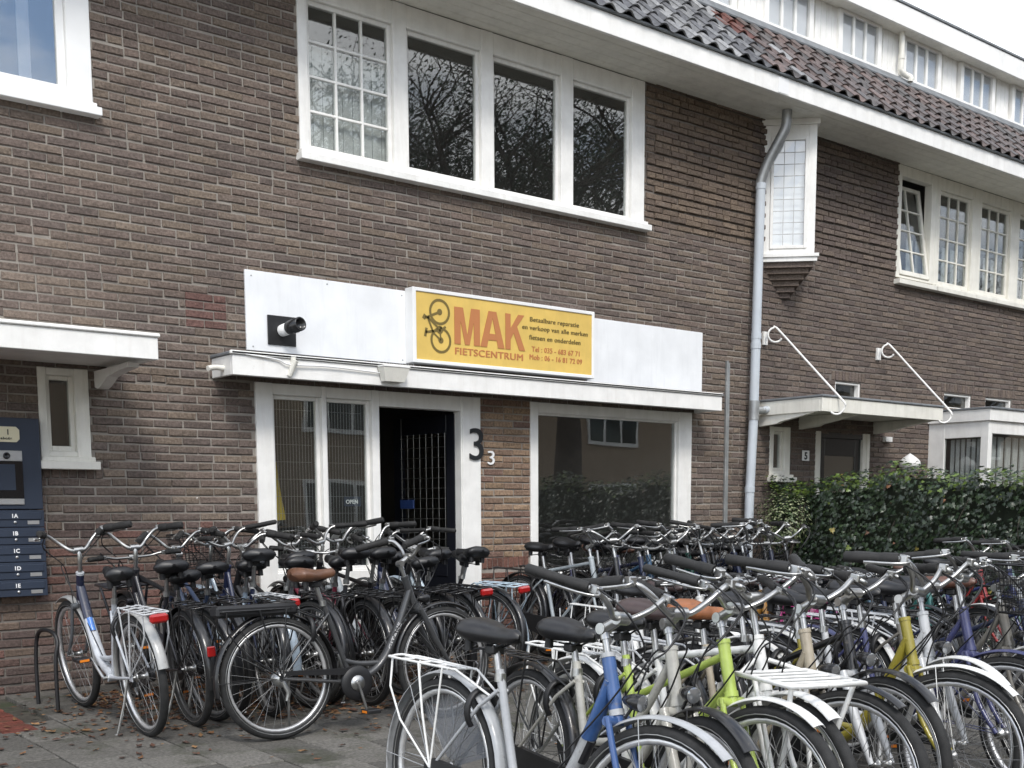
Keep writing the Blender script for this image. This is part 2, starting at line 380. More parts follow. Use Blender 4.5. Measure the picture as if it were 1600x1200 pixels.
for r_ in range(nrow):
    z0 = r_*CO+.004; z1 = z0+CO-.0118; zc = (z0+z1)/2
    cuts = sorted([(o[0], o[1]) for o in OPEN+SOLD if min(o[3], z1)-max(o[2], z0) > .45*(z1-z0)])
    iv = []; a = WALL_X0
    for c0, c1 in cuts:
        if c0 > a: iv.append((a, c0))
        a = max(a, c1)
    if a < WALL_X1: iv.append((a, WALL_X1))
    ph = (r_ % 2)*BL/2 + random.uniform(-.008, .008)
    k = int((WALL_X0-ph)/BL)-1; x = ph+k*BL
    while x < WALL_X1:
        jx = random.uniform(-.004, .004); cells = [(x+.0055+jx, x+BL-.0055+jx)]
        if random.random() < .07: cells = [(x+.0055, x+BL/2-.0055), (x+BL/2+.0055, x+BL-.0055)]
        x += BL
        for (b0, b1) in cells:
          for (i0, i1) in iv:
            c0, c1 = max(b0, i0+.002), min(b1, i1-.002)
            if c1-c0 < .03: continue
            rib = zc > 4.0 and 8.3 < c0 and c1 < 12.56
            y = -.004+random.uniform(-.002, .0018); zz0, zz1 = z0, z1
            if rib:
                y = -.022 if r_ % 2 == 0 else -.010
                if r_ % 2 == 1: zz1 = z1-.004; zz0 = z0-.004
            if c1-c0 > BL-.014 and not rib: full.append((c0, c1, y, z0, z1))
            else:
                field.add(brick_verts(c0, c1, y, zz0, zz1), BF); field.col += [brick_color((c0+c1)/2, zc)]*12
for q in range(4):
    zq = PATCH[2]+q*CO
    for a_, b_ in (((0, .222), (.222, .325)) if q % 2 else ((0, .325*.45), (.325*.45, .325))):
        field.add(brick_verts(PATCH[0]+a_+.004, PATCH[0]+b_-.004, -.004, zq+.004, zq+CO-.006), BF); field.col += [brick_color(3.7, -9)]*12
for s0, s1, z0, z1 in SOLD[1:]:
    n = max(1, round((s1-s0)/.061)); st = (s1-s0)/n
    for i in range(n):
        field.add(brick_verts(s0+i*st+.004, s0+(i+1)*st-.004, -.005, z0+.003, z1-.003), BF); field.col += [brick_color(s0+i*st, z0)]*12
def vis(b):
    x = (b[0]+b[1])/2; z = b[3]
    hid = (x < 2.6 and z < 1.87) or x < 2.3 or z < 1.1 or z > 4.4 or (x < 3.05 and 2.18 < z < 2.36) or (3.75 < x < 9.1 and 2.18 < z < 3.03) or (x < 2.98 and z > 3.87)
    return 1e3 if hid else math.hypot(x, 8.2)+abs(z-1.2)*.15
full.sort(key=vis)
bm_ = [MB().add([(p[0], p[1], p[2]) for p in brick_verts(-(BL-.011)/2, (BL-.011)/2, 0, -(CO-.0118)/2, (CO-.0118)/2)], BF).mesh('brick', MT['brick1']) for _ in range(8)]
for i, (c0, c1, y, z0, z1) in enumerate(full):
    cx, cz = (c0+c1)/2, (z0+z1)/2
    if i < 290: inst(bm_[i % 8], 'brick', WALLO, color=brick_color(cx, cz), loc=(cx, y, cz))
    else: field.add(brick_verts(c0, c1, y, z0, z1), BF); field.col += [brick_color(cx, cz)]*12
field.build('brickwork', MT['brick'], WALLO, kind='stuff')

# rooms behind the glass
def room(x0, x1, y0, y1, z0, z1):
    b = MB(); v = [(x, y, z) for z in (z0, z1) for y in (y0, y1) for x in (x0, x1)]
    b.add(v, [(0, 1, 3, 2), (4, 6, 7, 5), (2, 3, 7, 6), (0, 2, 6, 4), (1, 5, 7, 3)]); b.build('room_interior', MT['room'], BLD)
room(4.05, 9.1, .24, 4.5, 0.0, 2.6); room(4.5, 8.4, .24, 3.5, 3.4, 5.35); room(.4, 3.1, .24, 3, 3.4, 5.35); room(2.3, 3.2, .24, 1.5, 1.2, 2.4)
room(12.4, 18.4, .24, 3.2, 3.4, 5.35); room(10.0, 12.3, .24, 2.5, 0, 2.75); room(13.4, 17.3, .24, 3, .2, 2.75)

def window(x0, x1, z0, z1, lights, y=-.012, jamb=.1, sill=True, rails=None, sash=.045, deep=.10, m='white', skip_glass=False, glass='glass'):
    """frame with one light per (a,b,zlo,zhi,cols,rows); glass and bars set back"""
    W = empty('window', (x0, 0, z0), parent=BLD); ox, oz = x0, z0
    def bx(b, *a): b.box(a[0]-ox, a[1]-ox, a[2], a[3], a[4]-oz, a[5]-oz, .004)
    f = MB(); edges = [x0]+[e for l in lights for e in l[:2]]+[x1]
    zl = min(l[2] for l in lights); zh = max(l[3] for l in lights)
    for a, b in zip(edges[::2], edges[1::2]): bx(f, a, b, y, y+deep, z0, z1)
    for l in lights:
        bx(f, l[0], l[1], y+.003, y+deep-.004, z0+.002, l[2]); bx(f, l[0], l[1], y+.003, y+deep-.004, l[3], z1-.002)
    f.build('frame', MT[m], W)
    if sill:
        s = MB(); bx(s, x0-.03, x1+.035, y-.075, y+.03, z0-.085, z0-.030); bx(s, x0-.012, x1+.012, y-.045, y+.03, z0-.031, z0+.001); s.build('sill', MT[m], W)
    for (a, b, c, d, nc, nr) in lights:
        yy = y+.035; s = MB()
        if sash:
            bx(s, a, a+sash, yy, yy+.045, c, d); bx(s, b-sash, b, yy, yy+.045, c, d); bx(s, a+sash, b-sash, yy+.002, yy+.043, c, c+sash*1.2); bx(s, a+sash, b-sash, yy+.002, yy+.043, d-sash, d)
            s.build('sash', MT[m], W)
        ga, gb, gc, gd = a+sash, b-sash, c+sash*1.2, d-sash
        for i in range(nc):
            for j in range(nr):
                pw, ph_ = (gb-ga)/nc, (gd-gc)/nr; t_ = .009 if nc*nr > 1 else 0
                p = MB(); px0, px1, pz0, pz1 = ga+i*pw+t_*(i > 0), ga+(i+1)*pw-t_*(i < nc-1), gc+j*ph_+t_*(j > 0), gc+(j+1)*ph_-t_*(j < nr-1)
                dy = random.uniform(-.0015, .0015) if nc*nr > 1 else 0
                p.box(px0-ox, px1-ox, yy+.02+dy, yy+.026, pz0-oz, pz1-oz)
                if not skip_glass: p.build('pane', MT[glass], W)
        for i in range(1, nc):
            s = MB(); xx = ga+(gb-ga)*i/nc; bx(s, xx-.010, xx+.010, yy+.004, yy+.036, gc, gd); s.build('glazing_bar', MT[m], W)
        for j in range(1, nr):
            s = MB(); zz = gc+(gd-gc)*j/nr; bx(s, ga, gb, yy+.007, yy+.033, zz-.010, zz+.010); s.build('glazing_bar', MT[m], W)
    return W
# first-floor windows
window(4.57, 8.29, 3.97, 5.266, [(4.65, 5.43, 3.985, 5.09, 3, 4), (5.56, 6.32, 3.985, 5.09, 1, 1), (6.45, 7.225, 3.965, 5.09, 1, 1), (7.37, 8.12, 3.965, 5.09, 1, 1)], sash=.035)
window(.6, 2.99, 3.97, 5.266, [(.7, 1.7, 4.0, 5.12, 1, 1), (1.8, 2.83, 4.0, 5.12, 1, 1)], sash=.055, m='plastic_white', glass='coated')
window(13.36, 18.2, 3.97, 5.266, [(13.46, 14.21, 3.985, 5.12, 3, 4), (14.43, 15.18, 3.985, 5.12, 3, 4), (15.40, 16.15, 3.985, 5.12, 3, 4), (16.37, 17.12, 3.985, 5.12, 3, 4), (17.3, 18.05, 3.985, 5.12, 3, 4)], sash=.045, m='cream')
# the casement standing ajar
W = empty('window', (12.55, 0, 3.97), parent=BLD)
f = MB(); f.box(0, .07, -.012, .09, 0, 1.296, .004); f.box(.71, .808, -.014, .09, 0, 1.296, .004); f.box(.07, .71, -.010, .088, 0, .03, .004); f.box(.07, .71, -.010, .088, 1.17, 1.296, .004); f.build('frame', MT['cream'], W)
f = MB(); f.box(-.03, .80, -.087, .02, -.085, -.03, .004); f.build('sill', MT['cream'], W)
cs = Matrix.Translation((.075, .0, .04)) @ Matrix.Rotation(R(-9), 4, 'X') @ Matrix.Translation((0, -.02, 0))
f = MB(); f.box(0, .045, 0, .045, 0, 1.10, .004); f.box(.585, .63, 0, .045, 0, 1.10, .004); f.box(.045, .585, .002, .043, 0, .055, .004); f.box(.045, .585, .002, .043, 1.055, 1.10, .004)
f.build('sash', MT['cream'], W, mat=cs)
f = MB(); f.box(.045, .585, .02, .026, .055, 1.055); f.build('pane', MT['glass'], W, mat=cs)
f = MB(); f.box(.305, .325, .006, .04, .055, 1.055, .003); f.build('glazing_bar', MT['cream'], W, mat=cs)
for j in (1, 2, 3): f = MB(); f.box(.045, .585, .009, .037, .055+j*.25-.01, .055+j*.25+.01, .003); f.build('glazing_bar', MT['cream'], W, mat=cs)
# ground-floor windows
window(2.53, 2.87, 1.60, 2.2, [(2.585, 2.775, 1.64, 2.15, 1, 1)], sash=.03, m='cream')
window(10.27, 10.62, 1.60, 2.12, [(10.33, 10.52, 1.64, 2.07, 1, 1)], sash=.03, m='cream')
for a, b in ((11.43, 11.93), (13.72, 14.38), (14.73, 15.41), (15.8, 16.45)): window(a, b, 2.49, 2.68, [(a+.03, b-.03, 2.51, 2.655, 1, 1)], sash=0, sill=False, y=.015, deep=.06)
window(6.86, 9.01, .52, 2.2, [(6.95, 8.82, .62, 2.105, 1, 1)], sash=.018, glass='shopglass')
# shopfront with the two meshed lights and the open door
SF = window(4.13, 6.28, .0, 2.2, [(4.275, 4.70, .74, 2.115, 1, 1), (4.74, 5.165, .74, 2.115, 1, 1)], sill=False, sash=.03, glass='shopglass')
for o in list(SF.children):
    if o.name.startswith('frame'): bpy.data.objects.remove(o)
f = MB()
for a, b in ((4.13, 4.275), (4.70, 4.74), (5.165, 5.235), (6.065, 6.28)): f.box(a-4.13, b-4.13, -.02, .09, 0.02, 2.2, .004)
for a, b, c, d in ((4.275, 4.70, 2.115, 2.198), (4.74, 5.165, 2.115, 2.198), (5.235, 6.065, 2.075, 2.198), (4.275, 4.70, .62, .74), (4.74, 5.165, .62, .74)): f.box(a-4.13, b-4.13, -.017, .086, c, d, .004)
for a, b in ((4.275, 4.70), (4.74, 5.165)): f.box(a-4.13, b-4.13, .0, .05, .03, .62)
f.build('frame', MT['white'], SF)
f = MB(); f.box(1.945, 1.965, -.03, -.02, .02, 2.15, .003); f.build('trim_strip', MT['white'], SF)
for (a, b) in ((4.31, 4.665), (4.775, 5.13)):
    f = MB(); n = 13
    for i in range(n+1): f.tube([(a+(b-a)*i/n-4.13, .10, .78), (a+(b-a)*i/n-4.13, .10, 2.09)], .0022, 4)
    for i in range(10): f.tube([(a-4.13, .103, .8+i*.135), (b-4.13, .103, .8+i*.135)], .0016, 4)
    f.build('wire_mesh', MT['alu'], SF)
DR = empty('shop_door', (6.06, .07, 0.02), parent=BLD); DR.rotation_euler.z = R(-83)
f = MB(); wd = .82
f.box(-wd, -wd+.11, 0, .045, 0, 2.04, .004); f.box(-.11, 0, 0, .045, 0, 2.04, .004); f.box(-wd+.11, -.11, .002, .043, 1.88, 2.04, .004); f.box(-wd+.11, -.11, .002, .043, .62, .74, .004); f.box(-wd+.11, -.11, .01, .035, 0, .62); f.build('door_leaf', MT['navy2'], DR)
f = MB()
for i in range(8): f.tube([(-wd+.12+i*.083, -.006, .74), (-wd+.12+i*.083, -.006, 1.88)], .0028, 4)
for i in range(13): f.tube([(-wd+.11, -.010, .77+i*.09), (-.11, -.010, .77+i*.09)], .0028, 4)
f.build('security_grille', MT['alu'], DR)
f = MB(); f.box(-wd+.115, -wd+.30, -.03, -.014, 1.22, 1.30, .003); f.build('door_tag', MT['bluepl'], DR)
f = MB(); f.tube([(-wd+.05, 0, 1.05), (-wd+.05, -.05, 1.05), (-wd+.15, -.05, 1.05)], .009, 8); f.build('handle', MT['alu'], DR)
# no. 5 door
D5 = empty('house_door', (11.09, 0, 0), parent=BLD)
f = MB(); f.box(0, .085, -.012, .1, 0, 2.1, .004); f.box(.90, .97, -.012, .1, 0, 2.1, .004); f.box(.97, 1.03, -.02, .1, 0, 2.1, .004); f.build('frame', MT['cream'], D5)
f = MB(); f.box(.085, .90, -.004, .1, 2.03, 2.1, .004); f.build('door_head', MT['blackgloss'], D5)
f = MB(); f.box(.085, .90, .04, .09, 0, 2.03, .003); f.box(.085, .2, .02, .04, 0, 2.03, .004); f.box(.79, .90, .02, .04, 0, 2.03, .004); f.box(.2, .79, .022, .04, 1.83, 2.03, .004); f.box(.2, .79, .022, .04, 0, .5, .004); f.build('door_leaf', MT['blackgloss'], D5)
f = MB(); f.box(.2, .79, .030, .036, .5, 1.83); f.build('pane', MT['glass'], D5)

# oriel: a triangular bay with leaded lights on a corbel
OR = empty('oriel_window', (10.46, 0, 3.9), parent=BLD)
AP = Vector((0, -.385, 0)); LW = Vector((-.385, 0, 0)); RW = Vector((.385, 0, 0))
for side, (a, b) in enumerate(((LW, AP), (AP, RW))):
    d = (b-a); ln_ = d.length; d.normalize(); nrm = Vector((d.y, -d.x, 0))
    mm = Matrix((d, -nrm, Vector((0, 0, 1)))).transposed().to_4x4(); mm.translation = a
    f = MB()
    f.box(.0, .075, 0, .08, .0, 1.37, .003); f.box(ln_-.085, ln_, 0.001, .08, 0, 1.37, .003); f.box(.075, ln_-.085, .002, .08, 0, .06, .003); f.box(.075, ln_-.085, .002, .08, 1.19, 1.37, .003); f.build('frame', MT['white'], OR, mat=mm)
    f = MB(); x0, x1, z0, z1 = .075, ln_-.085, .06, 1.19; s_ = .032
    f.box(x0, x0+s_, -.012, .03, z0, z1, .003); f.box(x1-s_, x1, -.012, .03, z0, z1, .003); f.box(x0+s_, x1-s_, -.010, .03, z0, z0+s_, .003); f.box(x0+s_, x1-s_, -.010, .03, z1-s_, z1, .003); f.build('sash', MT['white'], OR, mat=mm)
    x0 += s_; x1 -= s_; z0 += s_; z1 -= s_
    for i in range(3):
        for j in range(9):
            ry = random.uniform(-.0010, .0010); rz = random.uniform(-.001, .001)
            f = MB(); xa, xb, za, zb = x0+(x1-x0)*i/3+.002, x0+(x1-x0)*(i+1)/3-.002, z0+(z1-z0)*j/9+.002, z0+(z1-z0)*(j+1)/9-.002
            f.add([(xa, .01+ry, za), (xb, .01-ry, za), (xb, .01+rz, zb), (xa, .01-rz, zb)], [(0, 1, 2, 3)]); f.build('pane', MT['coated'], OR, mat=mm)
    f = MB()
    for i in (1, 2): f.box(x0+(x1-x0)*i/3-.003, x0+(x1-x0)*i/3+.003, .004, .016, z0, z1)
    for j in range(1, 9): f.box(x0, x1, .005, .015, z0+(z1-z0)*j/9-.003, z0+(z1-z0)*j/9+.003)
    f.build('leading', MT['lead'] if side else MT['curtain'], OR, mat=mm)
def tri(b, k, z0, z1, back=.0):
    p = [(-.385*k, back), (0, -.385*k), (.385*k, back)]
    b.prism(p, z0, z1, lambda x, y, z: (x, y, z))
f = MB(); tri(f, 1.16, -.03, .003); tri(f, 1.10, -.075, -.031); f.build('sill', MT['white'], OR)
f = MB(); tri(f, 1.10, 1.31, 1.368); f.build('head', MT['white'], OR)
f = MB(); f.add([(-.30, 0, .02), (0, -.30, .02), (0, -.30, 1.3), (-.30, 0, 1.3)], [(0, 1, 2, 3)]); f.add([(-.33, .0, .02), (0, -.33, .02), (.33, 0, .02), (-.33, 0, 1.3), (0, -.33, 1.3), (.33, 0, 1.3)], [(0, 2, 1), (3, 4, 5)]); f.build('sky_reflection_sheet', MT['sky_white'], OR)  # white sheet added behind the panes, standing in for the bright mirrored sky
for i in range(6):
    f = MB(); tri(f, .98-i*.155, -.075-(i+1)*.056, -.078-i*.056+.001); f.col = [brick_color(10.5, 3.6)]*len(f.v); f.build('corbel_course', MT['brick'], OR)

# eaves: soffit boards, fascia, gutter edge
for i in range(5):
    f = MB(); y1 = -.002-i*.118; f.box(.2, 18.5, y1-.115, y1, SOF, SOF+.02, .003); f.build('soffit_board', MT['cream'], BLD)
for a, b in ((.2, 9.53), (9.535, 18.5)):
    f = MB(); f.box(a, b, -.625, -.592, SOF-.015, SOF+.155, .004); f.build('fascia_board', MT['white'], BLD)
f = MB(); f.box(9.50, 9.66, -.629, -.6245, SOF-.005, SOF+.14, .001); f.build('fascia_patch', MT['plastic_white'], BLD)
f = MB(); f.box(.2, 18.5, -.655, -.59, SOF+.156, SOF+.178, .005); f.build('eaves_flashing', MT['lead'], BLD)
# roof with pantiles
RF = empty('roof', (0, 0, 0), parent=BLD)
yA, zA, yB, zB = -.63, 5.452, .045, 6.175
f = MB(); f.add([(.2, yA+.05, zA-.05), (18.5, yA+.05, zA-.05), (18.5, yB, zB-.06), (.2, yB, zB-.06)], [(0, 1, 2, 3)]); f.build('roof_deck', MT['dark'], RF)
pitch = math.atan2(zB-zA, yB-yA); sl = math.hypot(zB-zA, yB-yA); rows = 5; ex = sl/rows
def pantile():
    b = MB(); n = 10; prof = []
    for i in range(n+1):
        t_ = i/n; x = t_*.245
        z = .026*math.sin(t_*2*math.pi*.98+.45)+(.012 if t_ > .85 else 0)
        prof.append((x, z))
    Ln = ex+.06; vs = []
    for (yy, dz) in ((0, .014), (Ln, -.014)):
        vs += [(x, yy, z+dz+.013) for x, z in prof] + [(x, yy, z+dz) for x, z in prof]
    k = n+1; fs = []
    for i in range(n):
        fs += [(i, i+1, 2*k+i+1, 2*k+i), (k+i+1, k+i, 3*k+i, 3*k+i+1)]
    b.add(vs, fs, True); b.add(vs, [(k+i, k+i+1, i+1, i) for i in range(n)]); b.add(vs, [(0, 2*k, 3*k, k), (k-1, 2*k-1, 4*k-1, 3*k-1)])
    return b.mesh('roof_tile', MT['tile'])
TM = pantile(); TMs = MB(); cnt = 0
tl = []
for r_ in range(rows):
    for i in range(int((17.8-5.6)/.22)):
        tl.append((r_, 5.6+i*.22))
for r_, x in tl:
    if x + random.uniform(-.5, .5) < 9.5: c = shade(random.choice([(.17, .17, .172), (.22, .22, .22), (.13, .132, .135), (.09, .09, .095)]), .8, 1.2)
    else: c = shade(random.choice([(.098, .074, .067), (.086, .069, .064), (.074, .066, .063), (.112, .08, .071)]), .75, 1.2)
    if 8.9 < x < 9.4 and r_ > 2 and random.random() < .4: c = (.11, .04, .03)
    m_ = Matrix.Translation((x, yA, zA)) @ Matrix.Rotation(pitch, 4, 'X') @ Matrix.Translation((0, r_*ex-.03, random.uniform(-.002, .003)+.01)) @ Matrix.Rotation(random.uniform(-.025, .025), 4, 'Z') @ Matrix.Rotation(random.uniform(-.03, .03), 4, 'X')
    if x > 6.0: inst(TM, 'roof_tile', RF, color=c, mat=m_)
# dormer
DM = empty('dormer', (0, 0, 0), parent=BLD)
f = MB(); f.box(5.4, 18.5, .16, 2.2, 6.2, 6.99); f.build('dormer_wall', MT['white'], DM)
x = 8.2
wins = [(8.97, 9.65), (10.24, 10.93), (11.53, 12.21), (12.79, 13.48), (14.07, 14.76), (15.34, 16.03), (16.6, 17.3)]
while x < 18.4:
    if not any(a-.10 < x+.05 and x < b+.10 for a, b in wins):
        f = MB(); f.box(x, x+.094, .135, .165, 6.30, 6.776, .004); f.build('cladding_board', MT['white'], DM)
    x += .099
for a, b in wins:
    f = MB(); f.box(a-.07, a, .10, .16, 6.24, 6.774, .004); f.box(b, b+.07, .10, .16, 6.24, 6.774, .004); f.box(a, b, .102, .16, 6.74, 6.774, .004); f.box(a, b, .102, .16, 6.24, 6.315, .004)
    for q in (1/3, 2/3): f.box(a+(b-a)*q-.018, a+(b-a)*q+.018, .11, .16, 6.315, 6.74, .003)
    f.build('dormer_window_frame', MT['white'], DM)
    for q in range(3):
        f = MB(); f.box(a+(b-a)*q/3+.012, a+(b-a)*(q+1)/3-.012, .128, .133, 6.32, 6.735); f.build('pane', MT['glass'], DM)
        f = MB(); f.box(a+(b-a)*q/3+.012, a+(b-a)*(q+1)/3-.012, .137, .145, 6.32, 6.735); f.build('blind', MT['blind'], DM)
f = MB(); f.box(5.4, 18.5, .085, .17, 6.22, 6.312, .004); f.build('dormer_sill_board', MT['white'], DM)
f = MB(); f.add([(5.4, -.035, 6.165), (18.5, -.035, 6.165), (18.5, .084, 6.285), (5.4, .084, 6.285), (5.4, -.03, 6.15), (18.5, -.03, 6.15), (18.5, .09, 6.27), (5.4, .09, 6.27)], [(0, 1, 2, 3), (4, 7, 6, 5), (0, 4, 5, 1)]); f.build('lead_apron', MT['lead'], DM)
f = MB(); f.box(5.4, 18.5, -.035, .16, 6.775, 6.79); f.build('dormer_soffit', MT['cream'], DM)
f = MB(); f.box(5.4, 18.5, -.065, -.036, 6.765, 7.0, .004); f.build('dormer_fascia', MT['white'], DM)
f = MB(); f.box(5.4, 18.5, -.08, 2.3, 7.001, 7.03, .004); f.build('dormer_roof', MT['lead'], DM)
dp = empty('dormer_downpipe', (12.62, .06, 6.27), 'short cream downpipe with elbow on the white dormer beside a window', 'downpipe')
f = MB(); f.tube(spline([(0, 0, .58), (0, 0, .15), (0, -.0, .08), (.05, -.03, .03), (.09, -.07, 0.0), (.09, -.07, -.05)], 4), .033, 10, caps=False); f.build('pipe', MT['cream'], dp)
f = MB(); f.tube([(0, 0, .2), (0, 0, .25)], .039, 10); f.build('collar', MT['cream'], dp)

# ------------------------------------------------------------------ things fixed to the wall
def flatcanopy(x0, x1, dep, zt, zb, name, label, m='white', lead=True):
    o = empty(name, (x0, 0, zb), label, 'canopy')
    f = MB(); f.box(0, x1-x0, -dep, -dep+.03, 0, zt-zb, .004); f.box(0, .03, -dep+.031, 0, .002, zt-zb, .004); f.box(x1-x0-.03, x1-x0, -dep+.031, 0, .002, zt-zb, .004); f.build('fascia', MT[m], o)
    f = MB(); f.box(.03, x1-x0-.03, -dep+.03, 0, .035, .055); f.build('soffit', MT[m], o)
    f = MB(); f.box(-.012, x1-x0+.012, -dep-.015, 0, zt-zb+.001, zt-zb+.025, .006); f.build('roof_edge', MT['lead'] if lead else MT[m], o)
    return o
cl = flatcanopy(1.2, 3.035, .85, 2.335, 2.195, 'door_canopy', 'white flat canopy with curved bracket above the grey mailboxes', lead=False)
f = MB(); pr = [(0, -.012), (0, -.12), (-.06, -.135), (-.13, -.12), (-.25, -.07), (-.5, -.045), (-.62, -.04), (-.64, -.012)]
f.prism(pr, 1.715, 1.79, lambda a, b, c: (c, a, b+.01)); f.build('bracket', MT['white'], cl)
c3 = flatcanopy(3.79, 9.075, .35, 2.345, 2.20, 'shopfront_canopy', 'long white timber canopy below the shop sign boards')
f = MB(); f.box(-.02, 5.285, -.365, -.34, .146, .172, .004); f.build('top_bead', MT['white'], c3)
f = MB(); f.tube([(.48, -.36, .11), (.48, -.37, .16)], .02, 10); f.tube([(.45, -.355, .02), (.48, -.40, .13)], [.02, .022], 10); f.build('flag_holder', MT['cream'], c3)
f = MB(); f.tube(spline([(.10, -.36, .15), (.35, -.365, .13), (.45, -.37, .10), (.8, -.37, .11), (1.35, -.365, .09)]), .006, 6); f.build('cable', MT['plastic_white'], c3)
f = MB(); f.tube(spline([(.12, -.2, .05), (-.05, -.2, .06), (-.13, -.22, .045)]), .02, 8); f.build('pipe_stub', MT['cream'], c3)
ll = empty('floodlight', (5.13, -.36, 2.285), 'small white bulkhead lamp fixed on the shop canopy edge', 'lamp')
f = MB(); f.add([(-.12, 0, .05), (.12, 0, .05), (.12, -.09, .05), (-.12, -.09, .05), (-.09, 0, -.055), (.09, 0, -.055), (.09, -.06, -.055), (-.09, -.06, -.055)], [(0, 3, 2, 1), (4, 5, 6, 7), (3, 7, 6, 2), (0, 4, 7, 3), (1, 2, 6, 5)]); f.build('housing', MT['cream'], ll)
f = MB(); f.box(-.125, .125, -.095, .0, .051, .065, .004); f.build('cover', MT['white'], ll)
for k in range(16):
    f = MB(); f.tube([(-.2+k*.026, -.04+random.uniform(-.02, .02), .065), (-.2+k*.026+random.uniform(-.01, .01), -.04, .10)], .0012, 3); f.build('bird_spike', MT['plastic_white'], ll)
bo = empty('sign_board', (4.07, 0, 2.43), 'plain white board on the brick above the shopfront, holding a black flue terminal', 'board')
f = MB(); f.box(0, 1.47, -.022, 0, 0, .59, .003); f.build('panel', MT['white2'], bo)
f = MB()
for (a, b) in ((.05, .03), (.05, .55), (1.4, .03), (1.4, .55), (.7, .56)): f.lathe([(0, 0), (.002, .005), (0, .007)], (a, -.0225, b), (0, -1, 0), 8)
f.build('screws', MT['zinc'], bo)
bo2 = empty('sign_board', (7.54, 0, 2.42), 'plain white empty board on the brick right of the yellow sign', 'board')
f = MB(); f.box(0, 1.6, -.022, 0, 0, .59, .003); f.build('panel', MT['white2'], bo2)
vt = empty('flue_terminal', (4.36, -.024, 2.595), 'black and white flue pipe poking out of the white board', 'flue')
f = MB(); f.box(-.12, .12, -.012, 0, -.11, .11, .004); f.build('wall_plate', MT['black'], vt)
f = MB(); f.lathe([(0, .045), (.10, .045), (.10, 0)], (0, -.01, 0), (.15, -1, .12), 16); f.build('sleeve', MT['plastic_white'], vt)
f = MB(); f.lathe([(0, .052), (.14, .052), (.14, .042), (.10, .04), (.10, 0)], (.015, -.10, .012), (.15, -1, .12), 16); f.lathe([(0, .056), (.012, .056)], (.03, -.15, .02), (.15, -1, .12), 16); f.build('cowl', MT['blackgloss'], vt)
# the sign
SG = empty('shop_sign', (5.50, -.022, 2.435), 'yellow shop sign reading MAK FIETSCENTRUM in a white frame', 'sign')
f = MB(); w_, h_ = 2.03, .605
f.box(0, .035, -.115, 0, 0, h_, .004); f.box(w_-.03, w_, -.115, 0, 0, h_, .004); f.box(.035, w_-.03, -.114, 0, 0, .03, .004); f.box(.035, w_-.03, -.114, 0, h_-.03, h_, .004); f.build('frame', MT['plastic_white'], SG)
f = MB(); f.box(.03, w_-.025, -.104, -.01, .02, h_-.02); f.build('face', MT['yellow'], SG)
def put(me, name, x, z, lab=None): return inst(me, name, SG, loc=(x, -.1055, z), label=lab)
def glyph(polys, x, wd, ht):
    b = MB()
    for P in polys: b.prism([(x+a*wd, .185+c*ht) for a, c in P], -.1055, -.1085, lambda a, c, d: (a, d, c))
    return b.build('lettering', MT['orange'], SG)
glyph([[(0, 0), (.24, 0), (.24, 1), (0, 1)], [(.76, 0), (1, 0), (1, 1), (.76, 1)], [(.2405, 1), (.2405, .62), (.41, 0), (.4995, 0), (.4995, .26), (.34, 1)], [(.66, 1), (.5005, .26), (.5005, 0), (.59, 0), (.7595, .62), (.7595, 1)]], .425, .27, .305).name = 'letter_m'
glyph([[(0, 0), (.27, 0), (.325, .2), (.38, .4), (.4995, .8), (.4995, 1), (.34, 1)], [(1, 0), (.66, 1), (.5005, 1), (.5005, .8), (.62, .4), (.675, .2), (.73, 0)], [(.326, .201), (.674, .201), (.621, .38), (.379, .38)]], .70, .265, .305).name = 'letter_a'
glyph([[(0, 0), (.27, 0), (.27, 1), (0, 1)], [(.2705, .28), (.43, .47), (.72, 0), (1.04, 0), (.61, .66), (.99, 1), (.67, 1), (.2705, .60)]], .975, .215, .305).name = 'letter_k'
def fitted(body, m, wd, ht, bold):
    t0_ = text_mesh('lettering', body, .08, m, 0, space=1.08); nv = len(t0_.vertices); V0 = [v.co.copy() for v in t0_.vertices]; F0 = [tuple(p_.vertices) for p_ in t0_.polygons]
    b_ = MB()
    for q in (-1, 0, 1): b_.add([(v.x+q*.0022, v.y-(q+1)*.0003, v.z+q*.0008) for v in V0], F0)
    t_ = b_.mesh('lettering', m); a = [v.co.x for v in t_.vertices]; b = [v.co.z for v in t_.vertices]
    t_.transform(Matrix.Translation((-min(a), 0, -min(b)))); t_.transform(Matrix.Diagonal((wd/(max(a)-min(a)), 1, ht/(max(b)-min(b)), 1))); return t_
put(fitted('FIETSCENTRUM', MT['orange'], .745, .058, .0012), 'lettering', .43, .098)
for body, x, z, wd, ht in (('Betaalbare reparatie', 1.255, .435, .585, .052), ('en verkoop van alle merken', 1.165, .363, .785, .052), ('fietsen en onderdelen', 1.245, .291, .615, .042)): put(fitted(body, MT['olive'], wd, ht, .0009), 'lettering', x, z)
for body, x, z, wd in (('Tel : 035 - 683 67 71', 1.275, .188, .575), ('Mob : 06 - 16 81 72 09', 1.25, .118, .63)): put(fitted(body, MT['orange'], wd, .046, .0009), 'lettering', x, z)
f = MB()   # the bicycle emblem standing on its tail
def ring(cx, cz, r0, r1, n=28): f.add([(cx+math.cos(2*math.pi*i/n)*r, -.106, cz+math.sin(2*math.pi*i/n)*r) for r in (r0, r1) for i in range(n)], [(i, (i+1) % n, n+(i+1) % n, n+i) for i in range(n)])
def bar(a, b, t_):
    d = Vector((b[0]-a[0], b[1]-a[1])); d.normalize(); p = Vector((-d.y, d.x))*t_
    f.add([(a[0]+p.x, -.1065, a[1]+p.y), (a[0]-p.x, -.1065, a[1]-p.y), (b[0]-p.x, -.1065, b[1]-p.y), (b[0]+p.x, -.1065, b[1]+p.y)], [(0, 1, 2, 3)])
